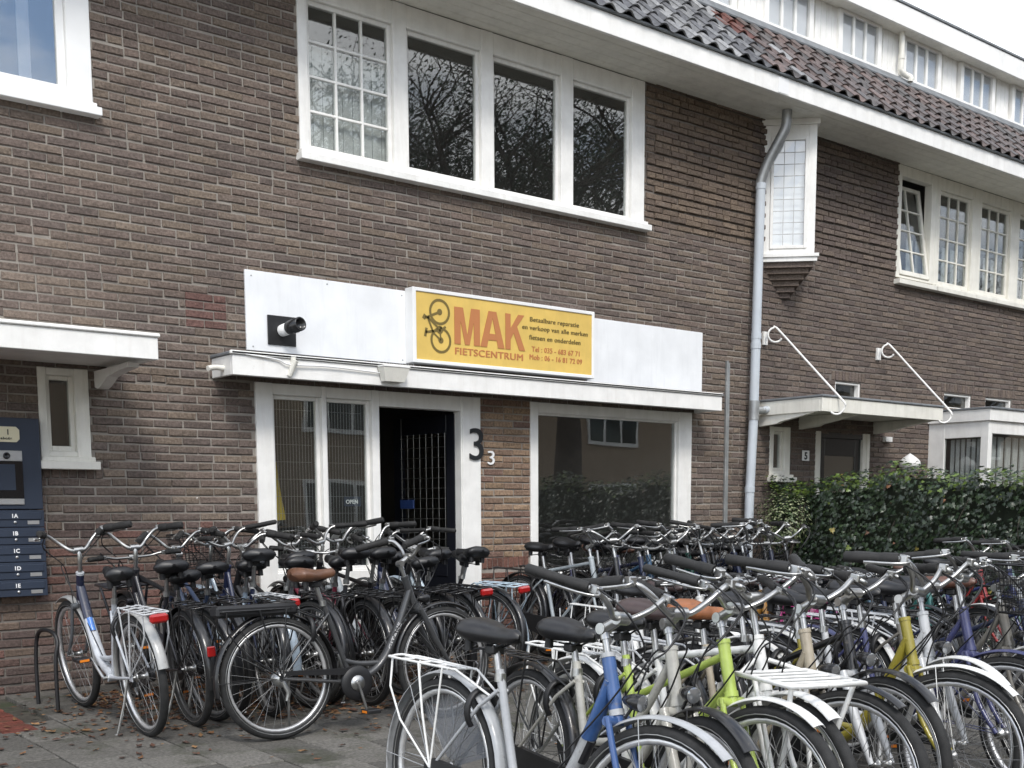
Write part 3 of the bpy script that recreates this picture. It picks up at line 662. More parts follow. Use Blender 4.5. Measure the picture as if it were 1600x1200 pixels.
c1 = (.275, .43); c2 = (.285, .20)
ring(*c1, .085, .107); ring(*c2, .085, .107); ring(*c1, 0, .026); ring(*c2, 0, .026); ring(.275, .285, 0, .034)
bar(c1, (.13, .37), .010); bar((.15, .38), (.21, .255), .009); bar((.15, .38), (.28, .285), .010); bar((.13, .255), (.30, .285), .010); bar((.125, .22), (.14, .29), .012); bar((.21, .255), c2, .008); bar((.275, .285), c2, .008); bar((.11, .36), (.13, .395), .016); bar((.30, .29), (.335, .315), .010)
f.build('bicycle_emblem', MT['olive'], SG)
# numbers
def number(body, x, z, ht, wd, m, label, ext=.006, y=-.03, bold=.0, cat='house number'):
    t_ = text_mesh('number', body, .2, m, bold, ext=ext); a = [v.co.x for v in t_.vertices]; b = [v.co.z for v in t_.vertices]
    t_.transform(Matrix.Translation((-min(a), 0, -min(b)))); t_.transform(Matrix.Diagonal((wd/(max(a)-min(a)), 1, ht/(max(b)-min(b)), 1)))
    return inst(t_, 'house_number', loc=(x, y, z), label=label, cat=cat)
number('3', 6.15, 1.66, .275, .15, MT['ink'], 'large dark number 3 on the white door post')
number('3', 6.36, 1.625, .12, .075, MT['whiteink'], 'small white number 3 on the orange brick pier', y=-.014)
p5 = empty('number_plate', (10.83, -.01, 1.76), 'small white plate with number 5 beside the neighbour door', 'house number')
f = MB(); f.box(0, .125, -.012, 0, 0, .115, .003); f.build('plate', MT['plastic_white'], p5)
t_ = text_mesh('number', '5', .11, MT['ink'], .004); inst(t_, 'number', p5, loc=(.03, -.0135, .018))
# mailboxes and intercom
MBX = empty('mailbox_unit', (1.95, 0, .66), 'dark blue steel wall unit with five mailboxes and an intercom', 'mailbox')
f = MB(); f.box(0, .548, -.10, 0, .585, 1.185, .004); f.build('intercom_panel', MT['navy'], MBX)
for i, nm in enumerate(('1E', '1D', '1C', '1B', '1A')):
    z = .003+i*.116; f = MB(); f.box(0, .55, -.10, 0, z, z+.112, .003); bx_ = f.build('mailbox', MT['navy'], MBX)
    f = MB(); f.box(.03, .53, -.108, -.10, z+.05, z+.098, .003); f.build('flap', MT['navy'], bx_)
    f = MB(); f.lathe([(0, .009), (.006, .009), (.006, 0)], (.36, -.10, z+.032), (0, -1, 0), 12); f.build('lock', MT['steel'], bx_)
    f = MB(); f.box(.44, .515, -.1035, -.10, z+.018, z+.042); f.build('name_plate', MT['steel'], bx_)
    t_ = text_mesh('lettering', nm, .036, MT['whiteink'], .0012, ext=.0008); inst(t_, 'lettering', bx_, loc=(.335, -.109, z+.062))
f = MB(); f.box(.20, .425, -.112, -.10, .90, .97, .003); f.box(.20, .425, -.112, -.10, .585+.03, .655, .003); ic = f.build('intercom', MT['steel'], MBX)
f = MB(); f.box(.20, .425, -.110, -.10, .657, .898, .002); f.build('screen', MT['glassblack'], ic)
f = MB(); f.box(.25, .375, -.1115, -.11, .71, .88, .001); f.build('display', MT['navy'], ic)
f = MB(); f.lathe([(0, .022), (.006, .022), (.006, .012), (.003, .011), (.003, 0)], (.325, -.112, .935), (0, -1, 0), 18); f.build('camera_lens', MT['glassblack'], ic)
pl_ = [(-.075, -.03), (-.055, -.05), (.055, -.05), (.075, -.03), (.075, .03), (.055, .05), (-.055, .05), (-.075, .03)]
f = MB(); f.prism(pl_, -.10, -.108, lambda a, b, c: (a+.34, c, b+1.075)); f.build('number_plate', MT['ivory'], MBX)
for body, s_, x, z in (('1', .05, .33, 1.073), ('a.b.c.d.e', .022, .295, 1.042)):
    t_ = text_mesh('lettering', body, s_, MT['ink'], .0008, ext=.0008); inst(t_, 'lettering', MBX, loc=(x, -.1095, z))
# downpipe
dpp = empty('downpipe', (9.80, -.11, 0), 'tall grey downpipe on the brick wall from the eaves to the hedge', 'downpipe')
f = MB(); f.tube([(.0, 0, 0), (.02, 0, 1.4), (.06, 0, 2.2)], .05, 14); f.tube([(.06, 0, 2.34), (.10, 0, 4.55)], .05, 14); f.build('pipe', MT['pvc'], dpp)
f = MB(); f.tube(spline([(.10, 0, 4.53), (.10, 0, 4.60), (.13, -.06, 4.78), (.19, -.18, 5.02), (.21, -.22, 5.12), (.21, -.23, 5.27)], 5), .052, 14); f.build('swan_neck', MT['zinc'], dpp)
for z, x in ((4.52, .10), (3.0, .075), (2.9, .07), (1.4, .02)): f = MB(); f.tube([(x, 0, z), (x, 0, z+.06)], .055, 14); f.build('collar', MT['pvc'], dpp)
f = MB(); f.tube([(.06, 0, 2.16), (.065, 0, 2.36)], .057, 14); f.tube([(.065, 0, 2.26), (.20, -.02, 2.27)], .04, 12); f.build('branch_joint', MT['zinc'], dpp)
f = MB(); f.tube([(.17, -.02, 2.27), (.30, -.03, 2.285), (.31, -.03, 2.285)], .036, 12); f.build('branch_pipe', MT['pvc'], dpp)
f = MB(); f.box(9.515, 9.545, -.03, 0, .2, 2.76, .003); f.box(9.548, 9.57, -.026, 0, .2, 2.74, .003); tag(f.build('cable_duct', MT['zinc']), 'thin vertical metal cable duct beside the downpipe', 'duct')
# porch of no. 5
p = flatcanopy(10.05, 12.31, .84, 2.36, 2.215, 'porch_canopy', 'white flat porch canopy hung on two curled rods over the black door', m='cream')
for xx in (.02, .72, 2.15):
    f = MB(); f.prism([(0, -.0), (0, -.14), (-.25, -.12), (-.3, -.10), (-.72, -.035), (-.74, 0)], xx, xx+.06, lambda a, b, c: (c, a, b+.03)); f.build('bracket', MT['cream'], p)
for xw, xf in ((10.15, 10.25), (12.25, 12.28)):
    s_ = empty('stay_rod', (xw, -.01, 3.04), 'white curled iron rod holding the porch canopy, ' + ('next to the downpipe' if xw < 11 else 'above the bay window side'), 'rod')
    f = MB(); f.box(-.05, .02, -.02, .01, -.07, .07, .003); f.build('wall_plate', MT['white'], s_)
    pts = [(.03+.055*math.cos(t_), -.05-.055*.6*math.cos(t_)*0-.03, -.01+.055*math.sin(t_)) for t_ in [math.pi*(-1.45+1.9*k/10) for k in range(11)]]
    top = [(0.03+.075*math.cos(R(a)), -.07-.075*(math.cos(R(a))+1)*.5, .03+.075*math.sin(R(a))) for a in range(330, 55, -25)]
    ex_ = Vector((xf-xw, -.86, -.76))
    bot = [(ex_.x+.09*math.cos(R(a))*.7, ex_.y-.09*math.cos(R(a))*.6, ex_.z+.09*math.sin(R(a))) for a in range(20, -245, -25)]
    f = MB(); f.tube(spline(top[::1]+[tuple(Vector(top[-1]).lerp(Vector(bot[0]), q)) for q in (.3, .7)]+bot, 2), .011, 8); f.build('rod', MT['white'], s_)
# bay window of no. 5
bw = empty('bay_window', (13.40, 0, 0), 'white boxed bay window with dark glass behind the ivy hedge', 'bay window')
f = MB(); f.box(-.03, 4.2, -.83, 0, 2.27, 2.41, .005); f.build('fascia', MT['white'], bw)
f = MB(); f.box(-.045, 4.2, -.85, 0, 2.411, 2.435, .004); f.build('roof_edge', MT['lead'], bw)
f = MB(); f.box(0, 4.1, -.8, 0, 0, .9); f.build('base', MT['mortar'], bw)
f = MB(); f.box(0, .09, -.8, -.7, .9, 2.268, .004); f.box(0, .05, -.22, 0, .9, 2.268, .004); f.box(.002, .05, -.7, -.22, 2.08, 2.268, .004); f.box(.002, .05, -.7, -.22, .9, 1.0, .004)
f.box(.09, 4.0, -.798, -.73, 2.12, 2.268, .004); f.box(1.2, 1.3, -.798, -.72, .9, 2.12, .004); f.box(2.5, 2.6, -.798, -.72, .9, 2.12, .004); f.box(.09, 4.0, -.797, -.73, .9, 1.0, .004); f.build('frame', MT['white'], bw)
f = MB(); f.box(.02, .028, -.7, -.22, 1.0, 2.08); f.box(.09, 4, -.77, -.765, 1.0, 2.12); f.build('pane', MT['glass'], bw)
f = MB()
for k in range(7): f.box(.13, .15, -.7+k*.07, -.7+k*.07+.045, 1.0, 2.07)
for k in range(40): f.box(.15+k*.09, .15+k*.09+.06, -.66+.02*(k % 2), -.64+.02*(k % 2), 1.0, 2.1)
f.build('curtain', MT['curtain'], bw)
f = MB(); f.box(12.40, 12.54, -.05, 0, 2.02, 2.08, .004); tag(f.build('wall_sensor', MT['plastic_white']), 'small white sensor box on the brick by the porch', 'sensor')
gb = empty('globe_lamp', (12.78, -.14, 1.66), 'round white globe lamp peeking above the ivy hedge', 'lamp')
f = MB(); f.lathe([(-.13+.26*k/10, max(.001, .13*math.sin(math.pi*k/10))) for k in range(11)], (0, 0, .1), (0, 0, 1), 18); f.build('globe', MT['plastic_white'], gb)
f = MB(); f.tube([(0, .14, .02), (0, 0, 0)], .02, 8); f.build('arm', MT['black'], gb)
# shop interior hints
f = MB(); f.box(4.95, 5.11, .09, .095, 1.26, 1.34); sgn = f.build('open_sign', MT['navy'], None); tag(sgn, 'small dark OPEN sign hanging inside the shop window', 'sign')
t_ = text_mesh('lettering', 'OPEN', .045, MT['whiteink'], .001, ext=.0008); inst(t_, 'lettering', sgn, loc=(4.965, .088, 1.283))
f = MB(); f.tube([(4.46, .35, 1.62), (4.46, .36, 1.4), (4.48, .35, 1.15)], [.02, .05, .07], 8); tag(f.build('yellow_flag', MT['yellowcloth']), 'yellow cloth hanging inside the meshed shop window', 'cloth')
f = MB(); f.lathe([(-.03, .001), (-.02, .025), (.02, .03), (.035, .001)], (4.33, .3, 2.04), (0, 0, 1), 12); o = f.build('bulb', MT['lampglow']); tag(o, 'small glowing bulb inside the corner of the shop window', 'lamp')
mb_ = MT['lampglow'].node_tree.nodes['Principled BSDF']; mb_.inputs['Emission Color'].default_value = (1, .85, .55, 1); mb_.inputs['Emission Strength'].default_value = 6
# curtains upstairs
f = MB()
for k in range(17): f.box(4.66+k*.045, 4.66+k*.045+.045, .098+.008*(k % 2), .104+.008*(k % 2), 3.99, 4.80)
f.build('curtain', MT['curtain'], BLD)
f = MB()
for k in range(50): f.box(13.0+k*.1, 13.0+k*.1+.07, .15+.02*(k % 2), .16+.02*(k % 2), 3.99, 4.5)
f.build('curtain', MT['curtain'], BLD)
f = MB(); f.box(2.60, 2.68, .27, .28, 3.9, 5.2); f.box(2.30, 2.32, .27, .28, 3.9, 5.2); f.build('curtain', MT['blind'], BLD)
# bike rack hoop by the wall
f = MB(); f.tube(spline([(2.29, -.86, -.02), (2.29, -.86, .3), (2.31, -.85, .42), (2.30, -.78, .48), (2.29, -.55, .46), (2.28, -.5, .3), (2.28, -.5, -.01)]), .013, 8); tag(f.build('bicycle_stand', MT['black']), 'dark steel hoop bicycle stand on the paving against the brick wall', 'bike stand')

# ================================================================== BICYCLES
HT0, HT1 = Vector((.915, 0, .715)), Vector((.86, 0, .87)); AX = (HT1-HT0).normalized()
RH, FH, BB = Vector((0, 0, .345)), Vector((1.12, 0, .345)), Vector((.47, 0, .28))
def frame_mesh(kind):
    b = MB()
    if kind == 'lady':
        b.tube(spline([(.868, 0, .84), (.74, 0, .64), (.60, 0, .52), (.40, 0, .475)]), .015, 8); b.tube(spline([(.912, 0, .735), (.78, 0, .52), (.62, 0, .345), (.47, 0, .285)]), .018, 8)
    elif kind == 'step':
        b.tube(spline([(.885, 0, .80), (.80, 0, .60), (.70, 0, .42), (.60, 0, .33), (.47, 0, .29)]), [.026+.008*min(1, i/10) for i in range(21)], 10, flat=(1, .72)); b.tube(spline([(.66, 0, .38), (.52, 0, .385), (.42, 0, .41)]), .017, 8)
    elif kind == 'diamond':
        b.tube([(.868, 0, .84), (.315, 0, .74)], .015, 8); b.tube([(.912, 0, .735), (.47, 0, .285)], .018, 8)
    else:   # mixte
        b.tube([(.868, 0, .83), (.36, 0, .60)], .015, 8); b.tube([(.912, 0, .735), (.47, 0, .285)], .019, 8)
    b.tube([BB, (.30, 0, .76)], .016, 8)
    for s in (-1, 1):
        b.tube([(.45, s*.03, .285), (.25, s*.05, .31), (0, s*.06, .345)], [.011, .010, .008], 6); b.tube([(.325, s*.018, .69), (.25, s*.045, .62), (0, s*.06, .345)], [.008, .008, .007], 6)
        b.box(-.02, .03, s*.06-.003, s*.06+.003, .325, .365, .002)
    b.tube([HT0-AX*.01, HT1+AX*.005], .022, 12); b.tube([HT0-AX*.025, HT0-AX*.005], .026, 12); b.tube([HT1, HT1+AX*.015], .025, 12); b.tube([(.47, -.04, .28), (.47, .04, .28)], .024, 12)
    return b.mesh('frame', MT['paint'])
FRM = {k: frame_mesh(k) for k in ('lady', 'step', 'diamond', 'mixte')}
def fork_mesh(sus):
    b = MB(); c0 = HT0-AX*.03
    b.tube([HT0, c0-AX*.02], .02, 10); b.tube([c0+Vector((0, -.055, -.012)), c0+Vector((0, .055, -.012))], .018, 8)
    for s in (-1, 1):
        if sus: b.tube([c0+Vector((0, s*.055, 0)), Vector((1.02, s*.055, .50)), Vector((1.12, s*.055, .345))], [.017, .02, .011], 8)
        else: b.tube(spline([c0+Vector((0, s*.05, 0)), Vector((1.0, s*.052, .50)), Vector((1.06, s*.054, .41)), FH+Vector((0, s*.055, 0))], 4), .011, 8)
    return b.mesh('fork', MT['paint'])
FORK = {0: fork_mesh(0), 1: fork_mesh(1)}
def circ(o, r, n, y=0): return [(o[0]+r*math.cos(2*math.pi*i/n), y, o[2]+r*math.sin(2*math.pi*i/n)) for i in range(n)]
def wheel_meshes(rim_d=.0):
    o = (0, 0, 0); n = 44
    t_ = MB(); t_.tube(circ(o, .322, n), .0235, 12, closed=True)
    st = MB(); 
    for s in (-1, 1): st.tube(circ(o, .316, n, s*.0222), .0024, 4, closed=True)
    r_ = MB(); vs = []; prof = [(.304, -.0135), (.304, .0135), (.291, .012), (.284, 0), (.291, -.012)]
    for i in range(n):
        c, s = math.cos(2*math.pi*i/n), math.sin(2*math.pi*i/n); vs += [(c*p, q, s*p) for p, q in prof]
    k = len(prof); r_.add(vs, [(i*k+j, i*k+(j+1) % k, ((i+1) % n)*k+(j+1) % k, ((i+1) % n)*k+j) for i in range(n) for j in range(k)], True)
    sp = MB()
    for i in range(32):
        a = 2*math.pi*i/32; s = 1 if i % 2 else -1; da = .42*(1 if (i//2) % 2 else -1); h = .024
        sp.tube([(math.cos(a+da)*h, s*.028, math.sin(a+da)*h), (math.cos(a)*.288, s*.004, math.sin(a)*.288)], .0013, 3, caps=False)
    h = MB(); h.lathe([(-.06, .006), (-.045, .008), (-.034, .010), (-.033, .026), (-.027, .026), (-.024, .014), (.024, .014), (.027, .026), (.033, .026), (.034, .010), (.045, .008), (.06, .006)], (0, 0, 0), (0, 1, 0), 12)
    return t_.mesh('tyre', MT['rubber']), st.mesh('reflective_stripe', MT['alu']), r_.mesh('rim', MT['rim']), sp.mesh('spoke_set', MT['spoke']), h.mesh('hub', MT['alu'])
TY, STR, RIM, SPK, HUB = wheel_meshes()
def guard_mesh(o, a0, a1, r=.365, wd=.03, n=22):
    b = MB(); prof = []
    for k in range(5): t_ = -1+k/2; prof.append((r+.012*(1-t_*t_), t_*wd))
    prof += [(p[0]-.003, p[1]*.96) for p in prof[::-1]]; k = len(prof); vs = []
    for i in range(n+1):
        a = R(a0+(a1-a0)*i/n); vs += [(o.x+math.cos(a)*p, q, o.z+math.sin(a)*p) for p, q in prof]
    b.add(vs, [(i*k+j, i*k+(j+1) % k, (i+1)*k+(j+1) % k, (i+1)*k+j) for i in range(n) for j in range(k)], True)
    b.add(vs[:k], [tuple(range(k))]); b.add(vs[-k:], [tuple(range(k))[::-1]])
    for aa in ((a0+a1)*.5+(a1-a0)*.18, a0+(a1-a0)*.94):
        for s in (-1, 1):
            b.tube([(o.x, s*.062, o.z), (o.x+math.cos(R(aa))*r, s*.03, o.z+math.sin(R(aa))*r)], .0022, 4, caps=False)
    return b.mesh('mudguard', MT['paint'])
GF = guard_mesh(FH, 58, 185); GR = guard_mesh(RH, -8, 192); GR_s = guard_mesh(RH, -8, 166)
GF_s = guard_mesh(FH, 50, 130)
b = MB(); b.tube([(.30, 0, .74), (.262, 0, .865)], .0135, 8); b.tube([(.303, 0, .735), (.30, 0, .765)], .021, 10); POST = b.mesh('seat_post', MT['alu'])
def saddle_mesh(nose, wd):
    b = MB(); n = 16; m_ = 14; vs = []
    for i in range(n+1):
        t_ = i/n; x = -.14+.28*t_; k_ = 1/(1+math.exp((t_-.46)*11)); hw = nose+(wd-nose)*k_
        e = math.sqrt(max(.02, 1-max(0, 1-t_/.16)**2))*math.sqrt(max(.03, 1-max(0, 1-(1-t_)/.12)**2)); hw *= e
        zc = .016*(1-t_)**2+.004*t_-.008*math.sin(math.pi*t_); top = (.024+.012*k_)*e; low = (.030+.018*k_)*e
        for k in range(m_):
            a = 2*math.pi*k/m_; ca, sa = math.cos(a), math.sin(a); sg_ = 1 if ca > 0 else -1
            vs.append((x, hw*sg_*abs(ca)**.7*(1 if sa > -.2 else .86), zc+(top*abs(sa)**.85 if sa > 0 else -low*abs(sa)**.6)-.012*ca*ca))
    b.add(vs, [(i*m_+k, i*m_+(k+1) % m_, (i+1)*m_+(k+1) % m_, (i+1)*m_+k) for i in range(n) for k in range(m_)], True)
    b.add(vs[:m_], [tuple(range(m_))[::-1]], True); b.add(vs[-m_:], [tuple(range(m_))], True)
    return b.mesh('saddle', MT['saddle'])
SADC, SADS = saddle_mesh(.030, .112), saddle_mesh(.026, .085)
b = MB()
for s in (-1, 1):
    b.tube([(-.08, s*.055, -.075), (-.08, s*.055, -.02)], .017, 8); b.tube([(-.08, s*.05, -.07), (.0, s*.02, -.062), (.10, s*.012, -.022)], .004, 5)
b.box(-.02, .03, -.03, .03, -.078, -.045, .006); SADB = b.mesh('spring_base', MT['black'])
STEMC = HT1+AX*.07
def bar_set(kind):
    # returns (stem mesh, bar mesh, grip meshes, lever meshes, clamp)
    if kind == 'fwd': cl_ = Vector((.895, 0, 1.0))
    elif kind == 'up': cl_ = Vector((.835, 0, 1.02))
    else: cl_ = Vector((.89, 0, .955))
    s = MB(); s.tube([HT1, STEMC], .0125, 10)
    if kind == 'flat': s.tube([STEMC, cl_], .015, 10)
    elif kind == 'fwd':
        s.tube([STEMC-AX*.01, STEMC+AX*.03], .017, 10); j = STEMC+AX*.025; s.tube([j, cl_], [.019, .017], 10); s.tube([j+Vector((0, -.022, 0)), j+Vector((0, .022, 0))], .0185, 14)
    else: s.tube([STEMC, STEMC+AX*.06, cl_], .0135, 10)
    s.tube([cl_+Vector((0, -.028, 0)), cl_+Vector((0, .028, 0))], .021, 12)
    b = MB(); g = []; l = []
    if kind == 'flat': half = [(0, .0, 0), (0, .12, .0), (-.02, .2, .02), (-.05, .30, .02)]; ge = (-.065, .325, .02); gs = (-.035, .22, .02)
    else: half = [(0, 0, 0), (.0, .045, .002), (.018, .10, .045), (.014, .155, .088), (-.005, .19, .100)]; ge = (-.205, .292, .088); gs = (-.012, .20, .102)
    for sd_ in (-1, 1):
        P = [cl_+Vector((p[0], p[1]*sd_, p[2])) for p in half]+[cl_+Vector((gs[0], gs[1]*sd_, gs[2]))]
        b.tube(spline(P, 4), .0112, 8)
        a, e = cl_+Vector((gs[0], gs[1]*sd_, gs[2])), cl_+Vector((ge[0], ge[1]*sd_, ge[2])); d = (e-a)
        q = MB(); q.tube([a-d*.01, a+d*.01, a+d*.30, a+d*.32, a+d*.36, a+d*.7, a+d*.97, a+d], [.021, .022, .022, .019, .0185, .0205, .020, .013], 10); g.append(q.mesh('grip', MT['grip']))
        q = MB(); k_ = a-d*.12; fwd = Vector((.035, .02*sd_, -.012))
        q.tube(spline([k_, k_+fwd, a+d*.25+fwd*1.5, a+d*.75+fwd*1.35], 3), [.012, .011, .010]+[.0075]*6+[.006], 6, flat=(1, .6)); q.box(k_.x-.016, k_.x+.02, k_.y-.014, k_.y+.014, k_.z-.016, k_.z+.016, .004); l.append(q.mesh('brake_lever', MT['alu']))
    c = MB()
    for sd_, tgt in ((1, [Vector((1.0, .03, .86)), Vector((.965, .03, .70)), Vector((.99, .05, .56))]), (-1, [Vector((1.0, -.05, .84)), Vector((.90, -.03, .72)), Vector((.74, -.022, .54))]), (1, [Vector((.99, .06, .90)), Vector((.88, .03, .70)), Vector((.60, .022, .39))])):
        a = cl_+Vector((0, .185*sd_, .10)) if kind != 'flat' else cl_+Vector((0, .2*sd_, .01))
        c.tube(spline([a, cl_+Vector((.13, .16*sd_, .02+.02*random.random())), cl_+Vector((.15, .06*sd_, -.08))]+tgt, 5), .0033, 5, caps=False)
    return dict(stem=s.mesh('stem', MT['alu']), bar=b.mesh('handlebar', MT['alu']), grips=g, levers=l, cables=c.mesh('cable_loom', MT['black']), cl=cl_)
BARS = {k: bar_set(k) for k in ('fwd', 'up', 'flat')}
def rack_mesh():
    b = MB(); z = .735; x0, x1 = -.34, .10
    b.tube(spline([(x1, .05, z), (x0+.05, .072, z), (x0, .05, z), (x0-.01, 0, z+.005), (x0, -.05, z), (x0+.05, -.072, z), (x1, -.05, z)], 4), .0052, 6)
    b.tube([(x1, .05, z), (.29, .02, .66)], .005, 6); b.tube([(x1, -.05, z), (.29, -.02, .66)], .005, 6)
    for x in (-.25, -.14, -.03, .07): b.tube([(x, -.068, z), (x, .068, z)], .004, 6)
    b.tube([(x0+.02, 0, z+.004), (x1, 0, z+.004)], .004, 6)
    for s in (-1, 1):
        b.tube([(0, s*.066, .35), (-.07, s*.07, .55), (-.12, s*.07, z)], .005, 6); b.tube([(0, s*.066, .35), (.04, s*.07, z)], .0045, 6); b.tube([(0, s*.067, .35), (-.22, s*.07, .50), (-.31, s*.068, .62), (-.31, s*.066, z)], .0045, 6)
    return b.mesh('rack', MT['paint'])
RACK = rack_mesh()
b = MB(); b.box(-.385, -.345, -.05, .05, .685, .735, .012); TAIL = b.mesh('rear_light', MT['red'])
b = MB(); b.box(-.392, -.376, -.024, .024, .46, .52, .006); REFL = b.mesh('reflector', MT['red'])
def case_mesh():
    b = MB(); pts = []
    for i in range(13): a = R(-95+190*i/12); pts.append((BB.x+.092*math.cos(a), BB.z+.092*math.sin(a)))
    for i in range(9): a = R(100+160*i/8); pts.append((.0+.040*math.cos(a), .345+.040*math.sin(a)))
    b.prism(pts, -.066, -.040, lambda a, c, d: (a, d, c), True); return b.mesh('chain_case', MT['black'])
CASE = case_mesh()
b = MB(); b.lathe([(0, .098), (.012, .104), (.024, .098), (.025, .05), (.02, .0)], BB+Vector((0, -.042, 0)), (0, -1, 0), 28)
b.prism([(.02, .385), (.40, .372), (.47, .384), (.47, .345), (.38, .335), (.02, .362)], -.066, -.044, lambda a, c, d: (a, d, c)); SLIM = b.mesh('chain_guard', MT['black'])
b = MB(); b.lathe([(0, .022), (.004, .05), (.008, .05), (.012, .044), (.016, .044), (.02, .036), (.026, .034), (.03, .02)], RH+Vector((0, -.034, 0)), (0, -1, 0), 24); b.tube([(.0, -.06, .33), (.03, -.066, .27), (.02, -.066, .22)], [.012, .016, .012], 8); CASS = b.mesh('gear_cluster', MT['alu'])
def crank_mesh(a0):
    b = MB(); d = Vector((math.cos(R(a0)), 0, math.sin(R(a0))))*.17
    b.tube([BB+Vector((0, -.072, 0)), BB+d+Vector((0, -.085, 0))], [.013, .010], 8, flat=(1, .7)); b.tube([BB+Vector((0, .062, 0)), BB-d+Vector((0, .08, 0))], [.013, .010], 8, flat=(1, .7)); b.tube([BB+Vector((0, -.078, 0)), BB+Vector((0, .07, 0))], .012, 10)
    b.lathe([(0, .045), (.004, .045), (.004, 0)], BB+Vector((0, -.067, 0)), (0, -1, 0), 20)
    pd = []
    for s, e in ((-1, BB+d), (1, BB-d)):
        q = MB(); q.box(e.x-.045, e.x+.045, e.y+s*.09, e.y+s*.175, e.z-.012, e.z+.012, .005); pd.append(q.mesh('pedal', MT['black']))
        q = MB(); 
        for f_ in (-1, 1): q.box(e.x+f_*.0452-.001, e.x+f_*.0452+.001, e.y+s*.105, e.y+s*.16, e.z-.007, e.z+.007)
        pd.append(q.mesh('pedal_reflector', MT['amber']))
    return b.mesh('crank', MT['alu']), pd
CRK = [crank_mesh(a) for a in (-75, 20, -140, 170)]
b = MB(); b.tube([(.09, .05, .33), (.10, .085, .18), (.12, .135, .012)], .0085, 8); b.tube([(.12, .12, .010), (.12, .15, .010)], .011, 8); KICK = b.mesh('kickstand', MT['alu'])
b = MB(); b.lathe([(-.06, .003), (-.052, .014), (-.02, .026), (.015, .029), (.018, .027)], (1.0, 0, .745), (1, 0, -.05), 14); b.tube([(.955, 0, .69), (.985, 0, .735)], .006, 6); HL = b.mesh('headlight', MT['blackgloss'])
b = MB(); b.lathe([(.018, .027), (.023, .016), (.025, .0)], (1.0, 0, .745), (1, 0, -.05), 14); HLL = b.mesh('headlight_lens', MT['lens'])
b = MB(); b.tube([(.205+.02*0, .062*math.cos(R(a)), .60+.075*math.sin(R(a))) for a in range(-50, 231, 20)], .011, 6, flat=(1, 1.4)); LOCK = b.mesh('ring_lock', MT['black'])
# extras
_pth = spline([(.885, 0, .80), (.80, 0, .60), (.70, 0, .42), (.60, 0, .33), (.47, 0, .29)])
BAND = []
for _a, _e in ((0, 5), (5, 7)):
    b = MB(); b.tube(_pth[_a:_e+1], [.0275+.008*min(1, i/10) for i in range(_a, _e+1)], 10, flat=(1, .72), caps=False)
    if _a == 0: b.tube([HT0-AX*.012, HT1+AX*.006], .0232, 12)
    BAND.append(b.mesh('paint_band', MT['paint']))
def basket_mesh(cx, cz, m, w_=.17, h_=.22, d_=.13):
    b = MB(); L4 = [(cx-d_, -w_), (cx+d_, -w_), (cx+d_, w_), (cx-d_, w_)]
    for k in range(8):
        z = cz+h_*k/7; sc_ = .84+.16*k/7; P = [(cx+(x-cx)*sc_, y*sc_, z) for x, y in L4]; b.tube(P, .0045 if k in (0, 7) else .0022, 4, closed=True)
    for i in range(4):
        (xa, ya), (xb, yb) = L4[i], L4[(i+1) % 4]
        for k in range(12):
            q = k/12; x, y = xa+(xb-xa)*q, ya+(yb-ya)*q; b.tube([(cx+(x-cx)*.84, y*.84, cz), (x, y, cz+h_)], .002, 3, caps=False)
    for k in range(10): b.tube([(cx-d_*.84, -w_*.84+w_*1.68*k/9, cz), (cx+d_*.84, -w_*.84+w_*1.68*k/9, cz)], .002, 3, caps=False)
    return b.mesh('basket', m)
BASK = basket_mesh(1.08, .86, MT['black']); 
PINK = mat('pink_plastic', (.55, .05, .25), .5); BASKP = basket_mesh(1.08, .86, PINK)
PGR = []
for g_ in BARS['flat']['grips']:
    q_ = g_.copy(); q_.materials.clear(); q_.materials.append(PINK); PGR.append(q_)
def carrier_mesh():
    b = MB(); z = .765; b.tube([(.95, -.15, z), (1.27, -.15, z), (1.27, .15, z), (.95, .15, z)], .009, 8, closed=True)
    for k in range(1, 5): b.tube([(.95+.064*k, -.15, z), (.95+.064*k, .15, z)], .006, 6)
    for s in (-1, 1): b.tube([(1.12, s*.07, .345), (1.24, s*.13, z)], .009, 8); b.tube([(1.12, s*.07, .345), (1.0, s*.11, z)], .009, 8); b.tube([(.885, s*.03, .80), (.95, s*.13, z)], .009, 8)
    return b.mesh('front_carrier', MT['paint'])
CARR = carrier_mesh()
b = MB(); b.prism([(RH.x+.05*math.cos(R(a)), RH.z+.05*math.sin(R(a))) for a in (20, 140)]+[(RH.x+.345*math.cos(R(a)), RH.z+.345*math.sin(R(a))) for a in range(140, 15, -15)], .040, .043, lambda a, c, d: (a, d, c)); SKIRT = b.mesh('coat_guard', MT['smoky'])
b = MB(); b.box(-.36, .12, -.055, .055, .70, .765, .015); BATT = b.mesh('battery', MT['black'])
b = MB(); b.box(-.045, .045, -.03, .03, 0, .015, .004); DISP = b.mesh('display', MT['plastic_white'])
b = MB(); b.lathe([(0, .026), (.01, .026), (.02, .018), (.024, 0)], (.92, .10, 1.05), (0, 0, 1), 14); BELL = b.mesh('bell', MT['alu'])
BLK, SIL, WHT, GRY = (.009, .009, .010), (.50, .51, .52), (.72, .72, .70), (.16, .165, .17)
